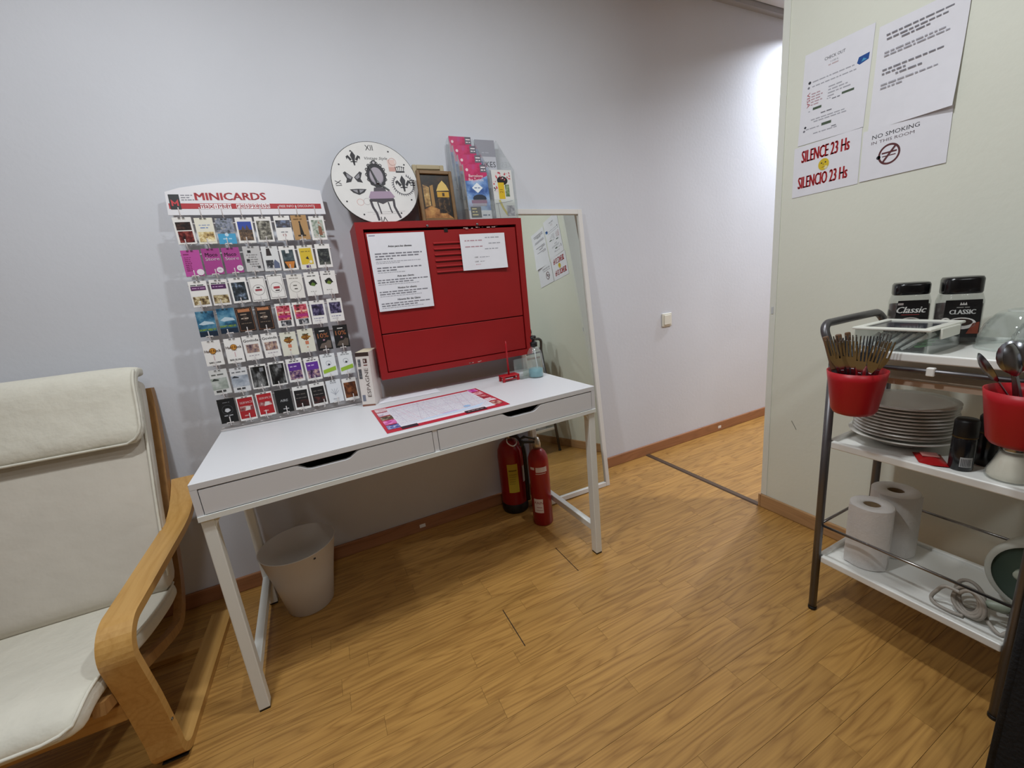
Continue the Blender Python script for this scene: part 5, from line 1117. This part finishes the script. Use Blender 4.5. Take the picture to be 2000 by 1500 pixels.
# coffee jars at the back of the top tray
def coffee(loc, label, rz, capw, bodyh, caph, txt, red):
    o = thing('coffee_jar', label, 'jar', loc, (0, 0, rz), 'coffee jars on the cart')
    s = .045
    MB().lathe([(s * .92, 0), (s, .006), (s, bodyh - .022), (s * .9, bodyh - .004), (s * .86, bodyh)], n=40, m=clearplastic(.30, '#8a8884', .05), pw=3.4).build('glass_body', o)
    MB().lathe([(s * .9, .004), (s * .95, .01), (s * .95, bodyh * .78), (.0, bodyh * .80)], n=40, m=mat('#24140e', .9, noise=.3, scale=300), pw=3.4, cap1=False).build('coffee', o)
    MB().lathe([(s * capw * .97, bodyh - .001), (s * capw, bodyh + .003), (s * capw, bodyh + caph - .006), (s * capw * .93, bodyh + caph)], n=40, m=mat('#0f0f11', .22), pw=3.6).build('lid', o)
    p = MB(); y_ = -s - .0008
    p.poly([(-.036, .02), (.036, .02), (.034, bodyh - .016), (-.030 if red else -.034, bodyh - .016)], mat('#0e0c0e', .35), y_)
    if red:
        p.rect(-.030, bodyh - .029, -.018, bodyh - .023, mat('#a89c98', .5), y_ - .0004)
        p.text('Classic', 0, bodyh - .043, mat('#e6e4e0', .5), y_ - .0004, width=.062, height=.018, shear=.25, bold=.0006); p.rect(-.020, bodyh - .058, .018, bodyh - .0565, mat('#a03838', .5), y_ - .0004)
        p.disc(0, .058, .024, mat('#c8c0b8', .5), y_ - .0003, rz=.014); p.disc(0, .060, .019, mat('#2c1810', .5), y_ - .0005, rz=.009)
    else:
        for i in (-1, 0, 1): p.poly([(i * .004 - .003, bodyh - .030), (i * .004 + .003, bodyh - .030), (i * .005, bodyh - .022)], mat('#b8b4b0', .5), y_ - .0004)
        p.words(-.012, bodyh - .036, .012, .003, mat('#8a8884', .5), y_ - .0004, 2)
        p.text('CLASSIC', 0, bodyh - .048, mat('#c8c8c6', .5), y_ - .0004, width=.048, height=.012, bold=.0006)
        p.poly([(.012, .03), (.034, .03), (.034, .062), (.022, .058)], mat('#7a3420', .5), y_ - .0003)
        p.disc(0, .058, .028, mat('#d0ccc8', .5), y_ - .0003, rz=.016); p.disc(0, .061, .022, mat('#2c1810', .5), y_ - .0005, rz=.010); p.ring(-.030, .064, .006, .010, mat('#d0ccc8', .5), y_ - .0003)
    tag(p.build('print', o), kind='stuff')
RZJ = -PI / 2 + .50
coffee((1.964, -1.334, SH[2]), 'left coffee jar with black lid and script Classic label', RZJ, .90, .137, .032, 'Classic', True)
coffee((1.964, -1.440, SH[2]), 'right taller coffee jar with black lid and capital CLASSIC label', RZJ, .88, .137, .042, 'CLASSIC', False)

# glass bowls turned upside down
def bowl(loc, r, h, label, n=5):
    o = thing('glass_bowl', label, 'bowl', loc, (0, 0, 0), 'glass bowls on the cart')
    prof = [(r, 0), (r * 1.0, .004)]; N = 14
    out = [(r * (1 - .42 * (i / N) ** 2.6) + (.0012 if i % 2 else 0), h * i / N) for i in range(N + 1)]
    inn = [(max(a - .003, .001), min(z, h - .004)) for a, z in reversed(out)]
    MB().lathe(out + [(.0, h)] + [(0, h - .004)] + inn, n=48, m=clearplastic(.12, '#dfe6e4', .03), cap0=False, cap1=False).build('bowl_shell', o)
    MB().lathe([(r + .001, 0), (r + .004, .003), (r + .001, .007)], n=48, m=clearplastic(.5, '#e6ece9', .05), cap0=False, cap1=False).build('rim', o)
    MB().lathe([(r * .42, h), (r * .42, h + .005), (r * .36, h + .005)], n=40, m=clearplastic(.4, '#e6ece9', .05), cap0=False, cap1=False).build('foot_ring', o)
bowl((1.930, -1.574, SH[2]), .078, .092, 'upturned glass bowl behind, beside the coffee jars')
bowl((1.795, -1.660, Zs[2] + .0135), .074, .092, 'upturned glass bowl in front, at the picture edge')

# plates on the middle tray
pc = Vector((1.868, -1.390, SH[1]))
o = thing('deep_plate', 'white deep plate at the bottom of the plate stack', 'plate', pc)
MB().lathe([(.0, .002), (.055, .0), (.06, .002), (.098, .026), (.122, .032), (.1225, .034), (.098, .030), (.06, .007), (0, .006)], n=56, m=mat('#e2e0d8', .25), cap0=False, cap1=False).build('dish', o)
R = random.Random(2)
for i in range(10):
    z = .0302 + i * .0098
    o = MB().lathe([(.0, .000), (.06, .0), (.064, .0008), (.088, .0075), (.113, .0105), (.1135, .0128), (.088, .0105), (.062, .0040), (0, .0036)], n=56, m=mat('#d8d6d0', .22), cap0=False, cap1=False).build('plate')
    o.location = pc + Vector((R.uniform(-.002, .002), R.uniform(-.002, .002), z)); tag(o, ('topmost thin white plate of the stack on the middle tray' if i == 9 else 'thin white plate inside the stack on the middle tray'), 'plate', 'plates in the stack on the cart')
# pepper mills, packet, sugar shaker
def mill(loc, label, rz):
    o = thing('spice_grinder', label, 'spice jar', loc, (0, 0, rz), 'spice grinders on the cart')
    MB().lathe([(.021, 0), (.0225, .003), (.0225, .082), (.020, .09)], n=28, m=mat('#17181c', .2)).build('glass_body', o)
    MB().lathe([(.0215, .088), (.0225, .092), (.0225, .128), (.019, .134)], n=28, m=mat('#0c0c0e', .45)).build('cap', o)
    MB().lathe([(.0228, .0865), (.0228, .090)], n=28, m=mat('#5c4c2c', .4, .6), cap0=False, cap1=False).build('band', o)
    b = MB(); decal(b, .0225, 190, 250, .012, .038, mat('#a8a8a8', .5)); b.build('barcode_label', o)
    b = MB()
    for i in range(7): decal(b, .0225, 196 + i * 7, 198.5 + i * 7, .014, .034, M_INK, 2, .001)
    tag(b.build('barcode', o), kind='stuff')
mill((1.772, -1.548, SH[1]), 'dark spice grinder with a barcode near the tray edge', 0)
mill((1.842, -1.572, SH[1]), 'dark spice grinder standing behind the front one', 1.0)
o = thing('sauce_packet', 'flat red foil packet lying on the middle tray', 'packet', (1.776, -1.490, SH[1] + .0012), (0, 0, .55))
b = MB(); vs = []; nx, ny = 10, 8
for s_ in (1, 0):
    for j in range(ny + 1):
        for i in range(nx + 1):
            u, v = i / nx, j / ny; vs.append((-.042 + .084 * u, -.028 + .056 * v, .0015 + s_ * .010 * math.sin(PI * u) ** .6 * math.sin(PI * v) ** .6))
n0 = (nx + 1) * (ny + 1); fs = []
for j in range(ny):
    for i in range(nx):
        a = j * (nx + 1) + i; q = (a, a + 1, a + nx + 2, a + nx + 1); fs += [q, tuple(x + n0 for x in reversed(q))]
b.add(vs, fs, mat('#a01418', .3), True); pk = b.build('pouch', o)
MB().box(-.008, .024, -.016, .018, .0118, .0124, mat('#b87c74', .4)).build('window', o)
o = thing('sugar_shaker', 'glass sugar shaker full of white sugar at the tray edge', 'shaker', (1.785, -1.628, SH[1]))
MB().lathe([(.038, 0), (.041, .004), (.040, .018), (.030, .045), (.024, .066), (.0235, .078)], n=36, m=clearplastic(.22, '#e6e6e2', .05), cap1=False).build('glass_body', o)
MB().lathe([(.036, .003), (.0385, .006), (.0375, .018), (.028, .045), (.0225, .062), (0, .063)], n=36, m=mat('#e4ddcc', .9), cap1=False).build('sugar', o)
MB().lathe([(.0245, .072), (.0252, .076), (.0252, .088), (.022, .094), (.008, .098)], n=32, m=mat('#b0aca4', .25, .95)).build('lid', o)
# paper rolls on the bottom tray
def paper_roll(loc, r, h, label, tear):
    o = thing('kitchen_roll', label, 'paper roll', loc, (0, 0, random.uniform(0, .5)), 'paper rolls on the cart')
    m = mat('#dedad6', .95, noise=.03, scale=60, bump=.15, bscale=160)
    MB().lathe([(.02, 0), (r - .002, 0), (r, .002), (r, h - .002), (r - .002, h), (.022, h), (.021, h - .003), (.02, 0)], n=48, m=m, cap0=False, cap1=False).build('paper', o)
    MB().lathe([(.0202, .001), (.0212, h - .004), (.0192, h - .004), (.0182, .001), (.0202, .001)], n=28, m=mat('#7a6448', .9), cap0=False, cap1=False).build('core', o)
    # loose outer sheet with a torn edge
    b = MB(); N = 16; J = 14; R = random.Random(int(r * 1e4) + tear); vs = []
    for j in range(J + 1):
        end = math.radians(-128 + R.uniform(-5, 5))
        for i in range(N + 1):
            a = math.radians(190) + (end + 2 * PI - math.radians(190)) * i / N if False else math.radians(tear) + math.radians(118 + R.uniform(-4, 4) * (i == N)) * i / N
            rr = r + .0012 + .006 * max(0, i / N - .75) * 2 + .010 * max(0, .12 - i / N) * 6
            vs.append((rr * math.cos(a), rr * math.sin(a), .004 + (h - .004) * j / J))
    fs = [(j * (N + 1) + i, j * (N + 1) + i + 1, (j + 1) * (N + 1) + i + 1, (j + 1) * (N + 1) + i) for j in range(J) for i in range(N)]
    b.add(vs, fs, m, True); b.build('loose_sheet', o)
paper_roll((1.806, -1.366, SH[0]), .054, .205, 'front white paper roll with torn sheet on bottom tray', 140)
paper_roll((1.932, -1.372, SH[0]), .060, .215, 'rear white paper roll standing by the wall on bottom tray', 150)
# appliance with a coiled cord
ap = thing('round_appliance', 'round dark green appliance with a pale rim standing on bottom tray', 'appliance', (1.905, -1.690, SH[0] + .010), (0, 0, 0))
AM = Matrix.Rotation(-.18, 4, 'Y') @ Matrix.Translation((0, 0, .112)) @ Matrix.Rotation(PI / 2, 4, 'X') @ Matrix.Rotation(.35, 4, 'Y')
AMX = Matrix.Translation((0, 0, .101)) @ Matrix.Rotation(-PI / 2 + .12, 4, 'Y')
b = MB(); b.lathe([(.088, -.05), (.097, -.045), (.099, .0), (.097, .022), (.090, .030), (.083, .028)], n=48, m=mat('#c4c6bc', .4), M=AMX, cap1=False); b.build('rim', ap)
b = MB(); b.lathe([(.0835, .026), (.080, .018), (.03, .016), (.0, .018)], n=48, m=mat('#4c5c50', .45), M=AMX, cap0=False, cap1=False); b.build('face', ap)
b = MB(); b.lathe([(.014, .016), (.013, .038), (.008, .042)], n=20, m=mat('#b8c0b0', .4), M=AMX @ Matrix.Translation((.0, .03, 0))); b.build('knob', ap)
cdl = []
for i in range(0, 220):
    t = i / 219; a = t * 2 * PI * 6.4
    r = .034 + .004 * math.sin(a * .37); cdl.append((1.775 + .012 * math.sin(a * .2) + (t - .5) * .036 + .010 * math.cos(a), -1.604 + r * math.cos(a + .6) * .78 + (t - .5) * .014, SH[0] + .042 + r * .95 * math.sin(a + .6) + .003 * math.sin(a * 1.7)))
loop = [Vector(p_) for p_ in smooth_path([cdl[0], (1.768, -1.560, SH[0] + .060), (1.765, -1.545, SH[0] + .035), (1.762, -1.538, SH[0] + .012), (1.752, -1.552, SH[0] + .0045), (1.748, -1.582, SH[0] + .0045), (1.752, -1.605, SH[0] + .006)], 6)]
tail = [Vector(p_) for p_ in smooth_path([cdl[-1], (1.768, -1.640, SH[0] + .02), (1.750, -1.670, SH[0] + .0045), (1.77, -1.683, SH[0] + .012), (1.84, -1.73, SH[0] + .02), (1.90, -1.69, SH[0] + .05)], 6)]
co = MB().tube(loop[::-1] + [Vector(p_) for p_ in cdl] + tail, .0046, mat('#a49c92', .5), 8).build('coiled_cord', ap)
co.matrix_basis = Matrix.Translation((-1.905, 1.690, -SH[0] - .010))
b = MB(); b.lathe([(.006, 0), (.011, .01), (.015, .03), (.015, .042), (.012, .044)], n=18, m=mat('#8c9484', .45), M=Matrix.Translation((1.772 - 1.905, -1.630 + 1.690, .048)) @ Matrix.Rotation(PI / 2, 4, 'X') @ Matrix.Rotation(.5, 4, 'Y'))
for s_ in (-1, 1): b.tube([(1.772 - 1.905 + s_ * .007, -1.672 + 1.690, .048), (1.772 - 1.905 + s_ * .007, -1.690 + 1.690, .046)], .0022, M_STEEL, 8)
tag(b.build('plug', ap), 'pale plug with two pins', kind='stuff')

# ------------------------------------------------------------------ black fabric box at the right edge
M_BF = mat('#0b0b0d', .95, noise=.3, scale=60, bump=.5, bscale=120)
bc = thing('fabric_box', 'tall black fabric-covered box at the lower right picture edge', 'box', (1.565, -1.95, 0), (0, 0, 0))
MB().bbox(-.123, .123, -.20, .20, .02, .64, M_BF, .012, 4).build('padded_body', bc)
for x in (-.09, .09):
    for y in (-.16, .16): MB().lathe([(.018, 0), (.02, .021)], c=(x, y, 0), n=16, m=M_BLACK).build('foot', bc)
MB().bbox(-.128, .128, -.205, .205, .64, .665, M_BF, .008, 3).build('lid', bc)
MB().tube([(-.119, .196, .03), (-.119, .196, .63)], .006, M_BF, 8).build('piping', bc)
